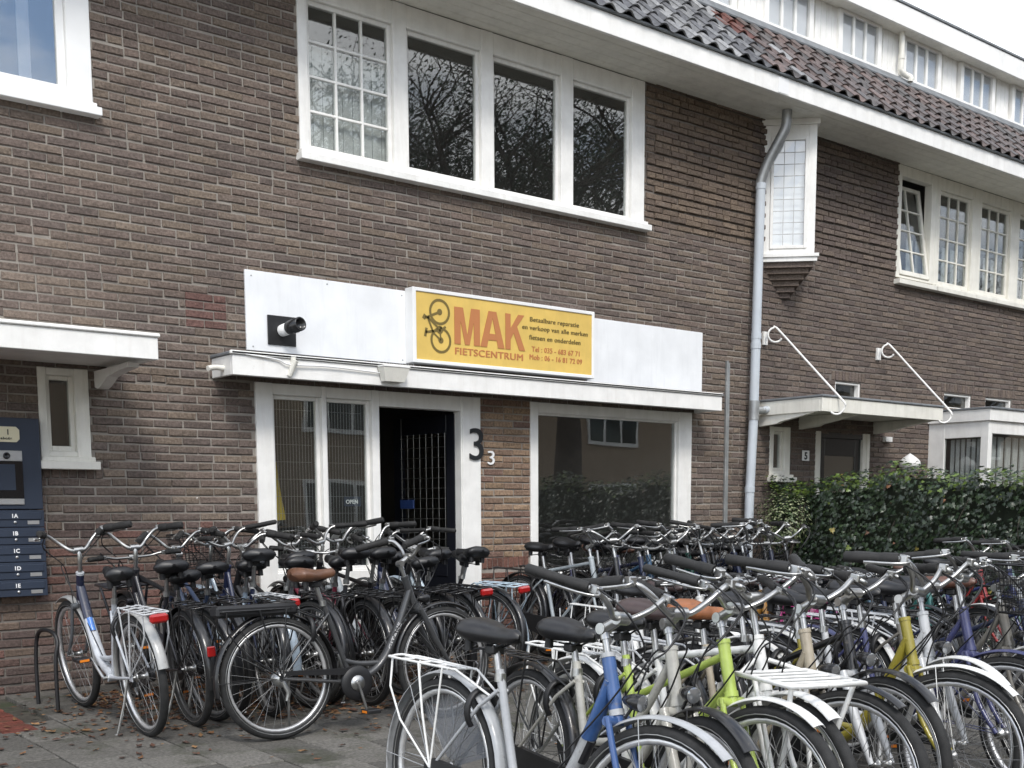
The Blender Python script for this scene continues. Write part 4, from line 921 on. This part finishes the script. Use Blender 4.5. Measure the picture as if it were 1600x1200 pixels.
def bike(x, y, psi, lean, steer, frame, color, label, group, guard=BLK, rim=(.6, .6, .6), sad=BLK, sadtype='c', bar='fwd', rack=BLK, fork=None, sus=0, crank=0, case=True, stripe=True, extras=(), scale=1.0, sh=0.0, post=None, detail=2, name='bicycle'):
    o = empty(name, (x, y, SL*y), label, 'bicycle', group)
    c, s = math.cos(R(psi)), math.sin(R(psi)); fv = Vector((c, s, SL*s)).normalized(); lv = Vector((-s, c, SL*c)).normalized(); uv = fv.cross(lv).normalized(); lv = uv.cross(fv)
    rot = Matrix((fv, lv, uv)).transposed().to_4x4() @ Matrix.Rotation(-R(lean), 4, 'X') @ Matrix.Scale(scale, 4)
    o.matrix_world = Matrix.Translation((x, y, SL*y + .012*abs(lean)/10*scale*0)) @ rot
    ST = Matrix.Translation(HT0) @ Matrix.Rotation(R(steer), 4, AX) @ Matrix.Translation(-HT0)
    I = lambda me, nm, par=o, col=None, mt=None: inst(me, nm, par, color=col, mat=mt)
    I(FRM[frame], 'frame', col=color); I(FORK[sus], 'fork', col=fork or color, mt=ST)
    for k in (0, 1):
        a = random.uniform(0, 6.28)
        mt = (ST if k else Matrix()) @ Matrix.Translation(FH if k else RH) @ Matrix.Rotation(a, 4, 'Y')
        wh = I(HUB, 'wheel', mt=mt)
        I(TY, 'tyre', wh); I(RIM, 'rim', wh, rim); I(SPK, 'spoke_set', wh)
        if stripe: I(STR, 'reflective_stripe', wh)
    I(GF if 'shortguard' not in extras else GF_s, 'mudguard', col=guard, mt=ST); I(GR_s if 'shortrear' in extras else GR, 'mudguard', col=guard)
    P = I(POST, 'seat_post'); P.location = AX*0
    d = Vector((-.038, 0, .125)).normalized()
    P.location = d*sh*.6
    sd_ = I(SADC if sadtype == 'c' else SADS, 'saddle', col=sad, mt=Matrix.Translation(Vector((.25, 0, .92))+d*sh) @ Matrix.Rotation(R(random.uniform(-4, 3)), 4, 'Y')); I(SADB, 'spring_base', sd_)
    B = BARS[bar]
    HB_ = ST @ Matrix.Translation(B['cl']) @ Matrix.Rotation(R(random.uniform(-14, 16)), 4, 'Y') @ Matrix.Diagonal((random.uniform(.85, 1.15), random.uniform(.88, 1.04), random.uniform(.75, 1.12), 1)) @ Matrix.Translation(-B['cl'])
    I(B['stem'], 'stem', mt=ST); hb = I(B['bar'], 'handlebar', mt=HB_)
    for gme in B['grips']: I(gme if 'pinkgrip' not in extras else PGR[B['grips'].index(gme)], 'grip', hb)
    for l_ in B['levers']: I(l_, 'brake_lever', hb)
    if detail > 1: I(B['cables'], 'cable_loom', mt=ST)
    if 'bell' in extras: I(BELL, 'bell', hb)
    if rack: 
        I(RACK, 'rack', col=rack)
        if 'tail' in extras: I(TAIL, 'rear_light')
    if 'refl' in extras: I(REFL, 'reflector')
    if case == 2: I(SLIM, 'chain_guard'); I(CASS, 'gear_cluster')
    elif case: I(CASE, 'chain_case')
    ck = I(CRK[crank][0], 'crank')
    for i, pm in enumerate(CRK[crank][1]): I(pm, 'pedal' if i % 2 == 0 else 'pedal_reflector', ck)
    I(KICK, 'kickstand')
    if 'nolight' not in extras and (detail_l := (int(x*100) % 3 != 0)): hl_ = I(HL, 'headlight', mt=ST); I(HLL, 'headlight_lens', hl_)
    if detail > 1: I(LOCK, 'ring_lock')
    if 'basket' in extras: I(BASK, 'basket', mt=ST)
    if 'pinkbasket' in extras: I(BASKP, 'basket', mt=ST)
    if 'carrier' in extras: I(CARR, 'front_carrier', col=color, mt=ST)
    if 'skirt' in extras: I(SKIRT, 'coat_guard')
    if 'battery' in extras: I(BATT, 'battery')
    if 'blueband' in extras: I(BAND[0], 'paint_band', col=(.035, .09, .24)); I(BAND[1], 'paint_band', col=(.012, .012, .014))
    if 'band' in extras: I(BAND[0], 'paint_band', col=(.012, .016, .04)); I(BAND[1], 'paint_band', col=(.05, .17, .5))
    if 'display' in extras: I(DISP, 'display', hb, mt=Matrix.Translation(B['cl']+Vector((0, 0, .03))) @ Matrix.Rotation(R(25), 4, 'Y'))
    return o
GA, GB_, GC, GL_ = 'bicycles in the front row facing the street', 'bicycles in the middle row', 'bicycles lined up before the shop window', 'bicycles parked nose to the wall'
BLUE, LIME, CHAMP, OLIVE, DKBLUE, PURP, TAUPE = (.045, .11, .27), (.36, .46, .09), (.36, .31, .23), (.28, .235, .03), (.012, .018, .05), (.045, .05, .13), (.15, .14, .12)
# front row
bike(2.50, -4.65, -91, 5, 8, 'step', (.36, .37, .38), 'blue and grey bicycle with smoky coat guard and white rack at the row end', GA, guard=(.35, .36, .37), rack=WHT, fork=(.035, .085, .23), extras=('skirt', 'shortguard', 'blueband'), crank=1, sh=-.03, rim=(.7, .7, .7))
bike(2.90, -4.66, -99, 5, -7, 'lady', (.38, .37, .33), 'pale grey step-through bicycle with black saddle beside the blue and grey one', GA, guard=BLK, rack=BLK, sus=1, crank=2, sh=-.05, extras=('shortguard',))
bike(3.18, -4.65, -98, 4, 5, 'mixte', LIME, 'lime green bicycle with white mudguards and black grips', GA, guard=WHT, rack=WHT, crank=0, sh=-.03, rim=WHT)
bike(3.36, -4.64, -97, 4, -9, 'diamond', WHT, 'white transport bicycle with a tubular front carrier', GA, guard=WHT, rack=WHT, crank=3, rim=WHT, sad=(.045, .028, .026), extras=('carrier', 'nolight'), bar='up')
bike(3.68, -4.62, -98, 4, 9, 'step', CHAMP, 'champagne bicycle with a tan leather saddle in the front row', GA, guard=BLK, rack=SIL, sad=(.26, .095, .035), crank=1, sh=-.02)
bike(4.03, -4.52, -96, 5, -6, 'mixte', BLK, 'black bicycle with tall black head tube and silver fork crown', GA, guard=BLK, rack=BLK, fork=SIL, sus=1, crank=2, extras=('shortguard',))
bike(4.32, -4.60, -94, 4, 11, 'step', OLIVE, 'mustard yellow bicycle with white headlamp housing', GA, guard=WHT, rack=BLK, crank=0, rim=(.62, .62, .62), extras=('shortguard',))
bike(4.63, -4.50, -97, 6, -8, 'step', SIL, 'silver bicycle with thick silver down tube and white mudguards', GA, guard=WHT, rack=SIL, crank=3, sus=1, rim=(.75, .75, .75), extras=('shortguard',))
bike(4.95, -4.50, -95, 5, 7, 'lady', PURP, 'dark violet blue bicycle with matching mudguards', GA, guard=PURP, rack=BLK, crank=1, bar='up', rim=(.7, .7, .7))
bike(5.24, -4.52, -93, 4, -10, 'lady', TAUPE, 'taupe grey bicycle with a black wire basket on the front', GA, guard=WHT, rack=SIL, crank=2, extras=('basket',), rim=(.75, .75, .75))
bike(5.58, -4.46, -95, 4, -2, 'mixte', DKBLUE, 'navy bicycle with white mudguards next to the basket bicycle', GA, guard=WHT, rack=SIL, crank=0)
bike(5.92, -4.46, -94, 4, 2, 'step', (.05, .05, .055), 'charcoal step-through bicycle with brown saddle in the front row', GA, guard=BLK, rack=BLK, crank=1, sad=(.10, .045, .03))
# middle row: smaller and lower bicycles
mid = [(5.05, 'lady', (.60, .60, .58), WHT, WHT, BLK, 'flat', (), .90, 'white step-through bicycle at the open end of the middle row'),
 (5.36, 'mixte', (.08, .085, .09), BLK, WHT, (.045, .028, .026), 'flat', (), .92, 'graphite bicycle with white rack and dark brown saddle in the middle row'),
 (5.66, 'step', (.30, .15, .03), (.5, .48, .45), SIL, BLK, 'flat', (), .90, 'bronze orange step-through bicycle in the middle row'),
 (5.96, 'lady', (.50, .06, .25), WHT, WHT, (.02, .02, .02), 'flat', ('pinkbasket', 'pinkgrip'), .74, 'small pink bicycle with pink basket and pink grips in the middle row'),
 (6.26, 'step', SIL, BLK, SIL, BLK, 'flat', (), .90, 'silver step-through bicycle behind the pink one'),
 (6.56, 'diamond', BLK, BLK, BLK, (.09, .045, .03), 'flat', (), .90, 'black bicycle with straight top tube and brown saddle in the middle row'),
 (6.86, 'mixte', (.16, .27, .38), (.2, .3, .4), SIL, BLK, 'flat', (), .86, 'light blue bicycle in the middle row'),
 (7.16, 'lady', (.36, .12, .30), WHT, WHT, (.10, .02, .06), 'flat', (), .74, 'small lilac bicycle with white mudguards in the middle row'),
 (7.46, 'lady', (.04, .16, .15), BLK, BLK, BLK, 'flat', (), .90, 'teal step-through bicycle in the middle row'),
 (7.78, 'step', (.10, .10, .105), WHT, WHT, BLK, 'flat', ('basket',), .88, 'grey bicycle with white mudguards and wire basket in the middle row'),
 (8.10, 'lady', (.28, .03, .03), BLK, BLK, (.09, .045, .03), 'up', (), .95, 'dark red bicycle with brown saddle in the middle row'),
 (8.42, 'mixte', (.02, .03, .12), WHT, SIL, BLK, 'fwd', (), .95, 'royal blue bicycle with silver rack in the middle row'),
 (8.75, 'lady', (.25, .40, .36), SIL, SIL, (.12, .06, .04), 'up', (), .92, 'mint green bicycle near the hedge in the middle row')]
for i, (x, fr_, c, gd, rk, sd_, br, ex_, sc_, lab) in enumerate(mid):
    bike(x, -2.85+random.uniform(-.08, .08), -92+random.uniform(-5, 5), random.uniform(3, 7), random.uniform(-16, 16), fr_, c, lab, GB_, guard=gd, rack=rk, sad=sd_, bar=br, extras=ex_, crank=i % 4, rim=random.choice([(.6, .6, .6), (.75, .75, .75), (.1, .1, .1)]), sh=random.uniform(-.06, .0), scale=sc_)
# row in front of the shop window
rowc = [(6.22, 'diamond', (.36, .40, .42), BLK, BLK, BLK, 'fwd', 'silver blue bicycle with black chain case next to the brick pier'),
 (6.55, 'lady', (.06, .06, .12), BLK, BLK, BLK, 'fwd', 'dark indigo bicycle second from the brick pier'),
 (6.82, 'mixte', (.04, .09, .16), SIL, BLK, (.10, .05, .035), 'fwd', 'petrol blue bicycle with brown saddle under the shop window'),
 (7.08, 'lady', (.02, .02, .022), BLK, BLK, (.10, .05, .035), 'up', 'black step-through bicycle with brown saddle under the shop window'),
 (7.34, 'step', (.02, .09, .07), (.03, .1, .08), BLK, BLK, 'fwd', 'dark green bicycle with green mudguards under the shop window'),
 (7.60, 'lady', BLK, BLK, BLK, BLK, 'fwd', 'black step-through bicycle with black saddle under the shop window edge'),
 (7.86, 'mixte', DKBLUE, BLK, BLK, BLK, 'fwd', 'navy mixte bicycle next to the end bicycle of the window row'),
 (8.12, 'diamond', DKBLUE, BLK, SIL, BLK, 'fwd', 'navy bicycle with silver rack and straight top tube'),
 (8.38, 'lady', (.03, .035, .06), BLK, BLK, BLK, 'up', 'dark slate step-through bicycle ending the row before the shop window')]
for i, (x, fr_, c, gd, rk, sd_, br, lab) in enumerate(rowc):
    bike(x, -.60+random.uniform(-.06, .06), -91+random.uniform(-4, 4), random.uniform(3, 7), random.uniform(-12, 12) if i else 5, fr_, c, lab, GC, guard=gd, rack=rk, sad=sd_, bar=br, crank=i % 4, rim=random.choice([(.6, .6, .6), (.7, .7, .7), (.35, .35, .35)]), sh=random.uniform(-.03, .05) if i else .02)
# nose to the wall
bike(2.47, -1.87, 89, 5, 2, 'step', (.45, .47, .50), 'silver bicycle with blue band and dark head beside the mailboxes', GL_, guard=(.36, .36, .35), rack=SIL, fork=(.10, .11, .12), bar='up', crank=2, sadtype='s', extras=('nolight', 'tail', 'band', 'shortrear'))
nose = [(2.80, -1.75, 86, 'lady', (.02, .02, .025), BLK, BLK, BLK, 'up', ('carrier', 'nolight'), 'black step-through bicycle with black front carrier nose to the wall'),
 (3.12, -1.60, 84, 'mixte', (.035, .05, .09), BLK, BLK, BLK, 'fwd', (), 'dark blue bicycle between the mailboxes and the shopfront'),
 (3.45, -1.52, 88, 'lady', (.42, .50, .58), (.4, .48, .55), SIL, BLK, 'up', ('basket', 'bell'), 'pale blue bicycle with black front basket against the brick'),
 (3.80, -1.55, 92, 'step', (.28, .29, .30), BLK, BLK, BLK, 'fwd', (), 'mid grey bicycle with black rack nose to the shopfront'),
 (4.15, -1.52, 90, 'mixte', (.26, .04, .07), BLK, BLK, BLK, 'fwd', (), 'raspberry red bicycle nose to the meshed shop window'),
 (4.50, -1.56, 94, 'step', (.33, .36, .38), BLK, BLK, BLK, 'up', ('display',), 'grey electric bicycle with a handlebar display before the shop window'),
 (4.86, -1.58, 92, 'lady', (.03, .03, .035), BLK, BLK, BLK, 'fwd', ('bell',), 'black bicycle with red rear lamp in front of the shop door'),
 (5.22, -1.54, 95, 'lady', (.36, .44, .50), (.4, .48, .55), (.45, .55, .62), BLK, 'fwd', (), 'pale blue bicycle with pale blue rack and red lamp by the door')]
for i, (x, y, ps, fr_, c, gd, rk, sd_, br, ex_, lab) in enumerate(nose):
    bike(x, y, ps, random.uniform(3, 6), random.uniform(-12, 12), fr_, c, lab, GL_, guard=gd, rack=rk, sad=sd_, bar=br, extras=ex_+(('tail',) if i in (2, 6, 7) else ('refl',) if i == 0 else ()), crank=i % 4, rim=random.choice([(.6, .6, .6), (.1, .1, .1)]), sh=random.uniform(-.02, .06))
# darker bicycles squeezed in between
LN = ['rackless black bicycle squeezed between the front carrier bicycle and the dark blue one', 'navy bicycle squeezed against the pale blue basket bicycle', 'rackless black bicycle right of the pale blue basket bicycle', 'charcoal bicycle squeezed beside the raspberry red one', 'rackless black bicycle squeezed against the electric one with display', 'navy step-through squeezed right of the electric bicycle with display', 'rackless black bicycle next to the pale blue one by the door']
LC = ['rackless black bicycle squeezed beside the silver blue one at the pier', 'navy racked bicycle right of the dark indigo one', 'rackless black bicycle right of the petrol blue one under the window', 'navy racked bicycle left of the dark green one', 'rackless black bicycle right of the dark green one', 'black racked bicycle squeezed beside the navy mixte one', 'rackless navy bicycle right of the navy mixte one', 'black racked bicycle left of the dark slate one', 'rackless black bicycle at the very end of the window row']
LB = ['rackless black bicycle squeezed beside the white step-through in the middle row', 'navy bicycle squeezed beside the graphite one in the middle row', 'rackless black bicycle squeezed beside the pink one', 'charcoal bicycle squeezed between the silver one and the black diamond frame', 'rackless black step-through left of the light blue one', 'navy bicycle squeezed between the light blue and lilac ones', 'rackless black bicycle squeezed between the lilac and teal ones', 'black bicycle squeezed right of the teal one']
for i, (x, y, ps, fr_, c) in enumerate([(2.96, -1.68, 93, 'diamond', BLK), (3.30, -1.74, 80, 'lady', DKBLUE), (3.62, -1.66, 96, 'mixte', BLK), (3.98, -1.80, 85, 'lady', (.05, .05, .055)), (4.33, -1.68, 97, 'diamond', BLK), (4.70, -1.72, 84, 'step', DKBLUE), (5.05, -1.64, 98, 'lady', BLK)]):
    bike(x, y, ps, random.uniform(-6, 8), random.uniform(-28, 28), fr_, c, LN[i], GL_, rack=BLK if i % 2 else None, bar=('flat', 'up', 'fwd')[i % 3], crank=i % 4, rim=random.choice([(.3, .3, .3), (.08, .08, .08)]), sh=random.uniform(-.06, .08), extras=('nolight',))
for i, (x, fr_, c) in enumerate([(6.40, 'lady', BLK), (6.70, 'diamond', DKBLUE), (6.96, 'mixte', BLK), (7.22, 'lady', DKBLUE), (7.48, 'diamond', BLK), (7.74, 'lady', BLK), (8.0, 'mixte', DKBLUE), (8.26, 'lady', BLK), (8.62, 'diamond', BLK)]):
    bike(x, -.74+random.uniform(-.1, .1), -91+random.uniform(-9, 9), random.uniform(-5, 8), random.uniform(-28, 28), fr_, c, LC[i], GC, rack=BLK if i % 2 else None, bar=('up', 'flat', 'fwd')[i % 3], crank=i % 4, rim=(.25, .25, .25), sh=random.uniform(-.06, .08), extras=('nolight',))
for i, (x, fr_, c) in enumerate([(5.22, 'diamond', BLK), (5.52, 'lady', DKBLUE), (6.10, 'mixte', BLK), (6.42, 'lady', (.05, .05, .055)), (6.72, 'step', BLK), (7.02, 'diamond', DKBLUE), (7.32, 'lady', BLK), (7.62, 'mixte', BLK)]):
    bike(x, -2.75+random.uniform(-.25, .25), -92+random.uniform(-10, 10), random.uniform(-5, 8), random.uniform(-30, 30), fr_, c, LB[i], GB_, rack=BLK if i % 2 else None, bar='flat', crank=i % 4, rim=random.choice([(.25, .25, .25), (.6, .6, .6)]), sh=random.uniform(-.08, .0), scale=.9, extras=('nolight',))
# the e-bike standing across the others
EB = bike(3.02, -2.40, -2, 4, 3, 'step', (.045, .046, .048), 'matt black electric bicycle with rack battery standing broadside before the others', 'bicycles standing broadside', guard=BLK, rack=BLK, rim=(.55, .55, .55), sus=1, crank=0, sad=(.12, .055, .03), extras=('battery',), bar='fwd', sh=.0, case=2)
t_ = fitted('GITANE', MT['curtain'], .17, .026, .001)
inst(t_, 'lettering', EB, mat=Matrix.Translation((.728, -.0275, .452)) @ Matrix.Rotation(-R(62), 4, 'Y'))
# ================================================================== PLANTS
def ivy_leaf_pts(s):
    o = [(0, -.1), (.32, -.28), (.62, .02), (.36, .18), (.40, .55), (.14, .48), (0, 1.0), (-.14, .48), (-.40, .55), (-.36, .18), (-.62, .02), (-.32, -.28)]
    return [(a*s*.62, b*s*.62, .10*s*abs(a)-.06*s*b*b) for a, b in o]
def add_leaf(b, p, nrm, up, s, c):
    n = Vector(nrm).normalized(); u = Vector(up); u = (u-n*u.dot(n)); u = u.normalized() if u.length > 1e-3 else n.orthogonal().normalized(); r_ = u.cross(n)
    pts = [Vector((0, s*.15, .0))] + [Vector(q) for q in ivy_leaf_pts(s)]
    b.add([Vector(p)+r_*q.x+u*q.y-n*q.z for q in pts], [(0, i, i % 12+1) for i in range(1, 13)]); b.col += [c]*13
IVY = [(.015, .028, .012), (.020, .037, .015), (.026, .045, .017), (.012, .022, .011), (.018, .034, .017)]
HG = empty('ivy_hedge', (10.1, 0, 0), 'tall dark green ivy hedge dividing the forecourt from the next garden', 'hedge')
def bumpy(y, z): return .07*math.sin(y*2.3+z*1.7)+.05*math.sin(y*5.1-z*3.3+1)+.03*math.sin(y*11+z*7)
def htop(y): return 1.52+.03*y*-1*.6+.05*math.sin(y*3.1)+.04*math.sin(y*7.3+1)
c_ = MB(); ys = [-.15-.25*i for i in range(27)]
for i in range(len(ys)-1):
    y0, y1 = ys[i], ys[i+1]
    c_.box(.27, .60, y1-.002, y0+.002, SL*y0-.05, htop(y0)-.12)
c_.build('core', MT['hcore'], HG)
fo = MB(); fo.col = []; big = []
for k in range(17000):
    y = -.05-6.6*random.random()**1.15; z = random.random(); face = random.random()
    zt = htop(y)
    if face < .72:
        zz = SL*y+z*(zt-.02); x = .06+bumpy(y, zz)+random.uniform(-.03, .07); n = Vector((-1, random.uniform(-.7, .5), random.uniform(-.1, .9)))
        if zz > zt-.15: x += (zz-zt+.15)*.5
    elif face < .94:
        x = random.uniform(.02, .66); zz = zt+random.uniform(-.10, .05)+.03*math.sin(x*9+y*4); n = Vector((random.uniform(-.8, .3), random.uniform(-.6, .4), 1))
    else:
        x = random.uniform(.05, .65); y = -6.6+random.uniform(-.06, .06); zz = z*zt; n = Vector((0, -1, .4))
    s = random.uniform(.035, .078)
    col = shade(random.choice(IVY), .7, 1.35)
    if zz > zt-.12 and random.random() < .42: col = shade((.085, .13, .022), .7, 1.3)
    elif random.random() < .010: col = shade(random.choice([(.20, .16, .03), (.16, .07, .03), (.12, .16, .03)]), .8, 1.2)
    up = Vector((random.uniform(-.5, .5), random.uniform(-.8, .8), -1))
    if face < .72 and s > .064 and -3.6 < y < -.3 and zz > .65 and len(big) < 180: big.append((Vector((x-.02, y, zz)), n, up, s*1.2, col))
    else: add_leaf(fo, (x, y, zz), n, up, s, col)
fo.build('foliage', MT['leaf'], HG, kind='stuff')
one = MB(); one.col = []; add_leaf(one, (0, 0, 0), (0, 0, 1), (0, 1, 0), 1.0, (0, 0, 0)); one.col = None; LEAFM = one.mesh('leaf', MT['leaf1'])
for p, n, up, s, col in big:
    n.normalize(); u = (up-n*up.dot(n)).normalized(); r_ = u.cross(n)
    mm = Matrix((r_, u, n)).transposed().to_4x4() @ Matrix.Scale(s, 4); mm.translation = p; inst(LEAFM, 'leaf', HG, color=col, mat=mm)
st = MB()
for k in range(26):
    y = -random.uniform(.1, 4.0); p0 = Vector((.07, y, random.uniform(.2, 1.0))); d = Vector((-.02, random.uniform(-.25, .25), random.uniform(.15, .4))); st.tube(spline([p0, p0+d*.5+Vector((-.03, 0, 0)), p0+d]), .003, 4)
st.build('vine_stem', MT['bark'], HG, kind='stuff')
SH = empty('variegated_shrub', (9.98, -.42, 0), 'pale green and cream variegated shrub at the foot of the downpipe', 'shrub')
b = MB()
for k in range(9):
    a = random.uniform(0, 6.28); b.tube(spline([(0, 0, 0), (.06*math.cos(a), .06*math.sin(a), .6), (.22*math.cos(a), .24*math.sin(a), random.uniform(1.0, 1.4))]), [.012]*5+[.008]*5+[.004], 5)
b.build('stem', MT['bark'], SH, kind='stuff')
fo = MB(); fo.col = []
for k in range(1500):
    d = Vector((random.gauss(0, 1), random.gauss(0, 1), random.gauss(0, 1))).normalized()*random.uniform(.55, 1)
    p = Vector((d.x*.27, d.y*.36, 1.12+d.z*.36)); c = random.choice([(.08, .11, .04), (.20, .23, .12), (.05, .08, .025), (.27, .29, .17)])
    add_leaf(fo, p, d+Vector((0, 0, .5)), (random.uniform(-1, 1), random.uniform(-1, 1), -1), random.uniform(.022, .045), shade(c, .7, 1.2))
fo.build('crown', MT['leaf'], SH, kind='stuff')
# fallen leaves on the paving
lv = MB(); lv.col = []
def fallen(x, y):
    a = random.uniform(0, 6.28); s = random.uniform(.009, .024); c = shade(random.choice([(.12, .05, .022), (.16, .075, .03), (.08, .035, .02), (.22, .12, .05), (.06, .03, .02)]), .7, 1.2)
    z = SL*y+.006; pts = []
    for (u, v, h) in ((-1.4, 0, .1), (-.5, -.7, .35), (.6, -.6, .2), (1.5, 0, .5), (.6, .6, .15), (-.5, .7, .4)): pts.append((x+s*(u*math.cos(a)-v*math.sin(a)), y+s*(u*math.sin(a)+v*math.cos(a)), z+s*h*random.uniform(.2, 1.6)))
    lv.add(pts, [(0, 1, 2), (0, 2, 3), (0, 3, 4), (0, 4, 5)]); lv.col += [c]*6
for k in range(1600): fallen(random.uniform(2.5, 6.2), -abs(random.gauss(0, .55))-.35)
for k in range(1500): fallen(random.gauss(3.7, .8), random.gauss(-1.3, .45))
for k in range(150): fallen(random.uniform(1.2, 5.5), -random.uniform(.3, 4.6))
for k in range(400): fallen(random.uniform(4, 9.8), -random.uniform(.2, 4.6))
lv.build('fallen_leaves', MT['fallen'], kind='stuff', label='brown fallen leaves scattered over the grey paving', cat='leaves')

# ================================================================== ACROSS THE STREET (seen mirrored in the glass)
def street_tree(x, y, h, lab, seed, spread=3.6, n=9000):
    rnd = random.Random(seed); T = empty('street_tree', (x, y, -.35), lab, 'tree', 'trees across the street')
    b = MB(); tips = []
    def limb(p, d, ln_, r_, lev):
        q = p+d*ln_*.5+Vector((rnd.uniform(-.1, .1), rnd.uniform(-.1, .1), .05))*ln_; e = p+d*ln_
        b.tube([p, q, e], [r_, r_*.8, r_*.55], 7, caps=False)
        if lev == 0: tips.append(e); return
        tips.append(e)
        for k in range(4 if lev > 1 else 3):
            a = rnd.uniform(0, 6.28); dd = (d*.6+Vector((math.cos(a), math.sin(a), rnd.uniform(-.1, .6)))*.75).normalized(); limb(e if k else q, dd, ln_*rnd.uniform(.55, .75), r_*.5, lev-1)
    b.tube([(0, 0, 0), (.05, 0, h*.16), (0, .05, h*.34)], [.42, .32, .28], 12, caps=False)
    for k in range(5):
        a = k*1.26+rnd.uniform(-.3, .3); limb(Vector((0, 0, h*(.28+.03*k))), Vector((math.cos(a)*.8, math.sin(a)*.8, .75)).normalized(), h*.26, .17, 4)
    b.build('trunk', MT['bark'], T)
    f = MB(); f.col = []
    for k in range(n):
        t_ = rnd.choice(tips); p = t_+Vector((rnd.gauss(0, .28), rnd.gauss(0, .28), rnd.gauss(-.3, .4)))
        a = Vector((rnd.gauss(0, 1), rnd.gauss(0, 1), rnd.gauss(0, 1))).normalized(); u = a.orthogonal().normalized(); v = a.cross(u); s = rnd.uniform(.025, .055)
        f.add([p-u*s, p+v*s*.45, p+u*s, p-v*s*.45], [(0, 1, 2, 3)]); c = shade(rnd.choice(IVY), .9, 1.6); f.col += [c]*4
    f.build('crown', MT['leaf'], T, kind='stuff')
street_tree(18.8, -12.8, 13.2, 'broad tree with dark trunk across the street, mirrored in the shop window', 3, n=30000)
street_tree(14.8, -13.8, 12.6, 'tree with drooping branches across the street, mirrored in the upper windows', 8, n=26000)
street_tree(27, -14, 11, 'tall tree farther along the street, mirrored in the neighbour windows', 11, n=20000)
street_tree(37, -14, 11, 'last tree down the street, mirrored in the bay window', 15, n=15000)
HB = empty('facing_house', (14, -21, -.3), 'brown brick house across the street, mirrored in the shop glass', 'building')
f = MB(); f.box(-16, 60, -8, 0, 0, 6.2); f.col = [(.36, .28, .21)]*8; f.build('wall', MT['brick'], HB)
f = MB(); f.prism([(-8.6, 6.2), (.5, 6.2), (-4, 9.6)], -16.3, 60.3, lambda a, c, d: (d, a, c)); f.build('roof', MT['lead'], HB)
for k in range(13):
    for z in (.9, 3.7):
        x = -14+k*5.4; f = MB()
        f.box(x, x+2.4, .0, .06, z, z+1.5); wn = f.build('window', MT['white'], HB)
        for q in range(3): f = MB(); f.box(x+.1+q*.77, x+.1+q*.77+.66, .061, .07, z+.12, z+1.4); f.build('pane', MT['glassblack'], wn)
f = MB(); f.box(-16, 60, 2.2, 2.9, 0, .95); f.build('front_hedge', MT['hcore'], HB)
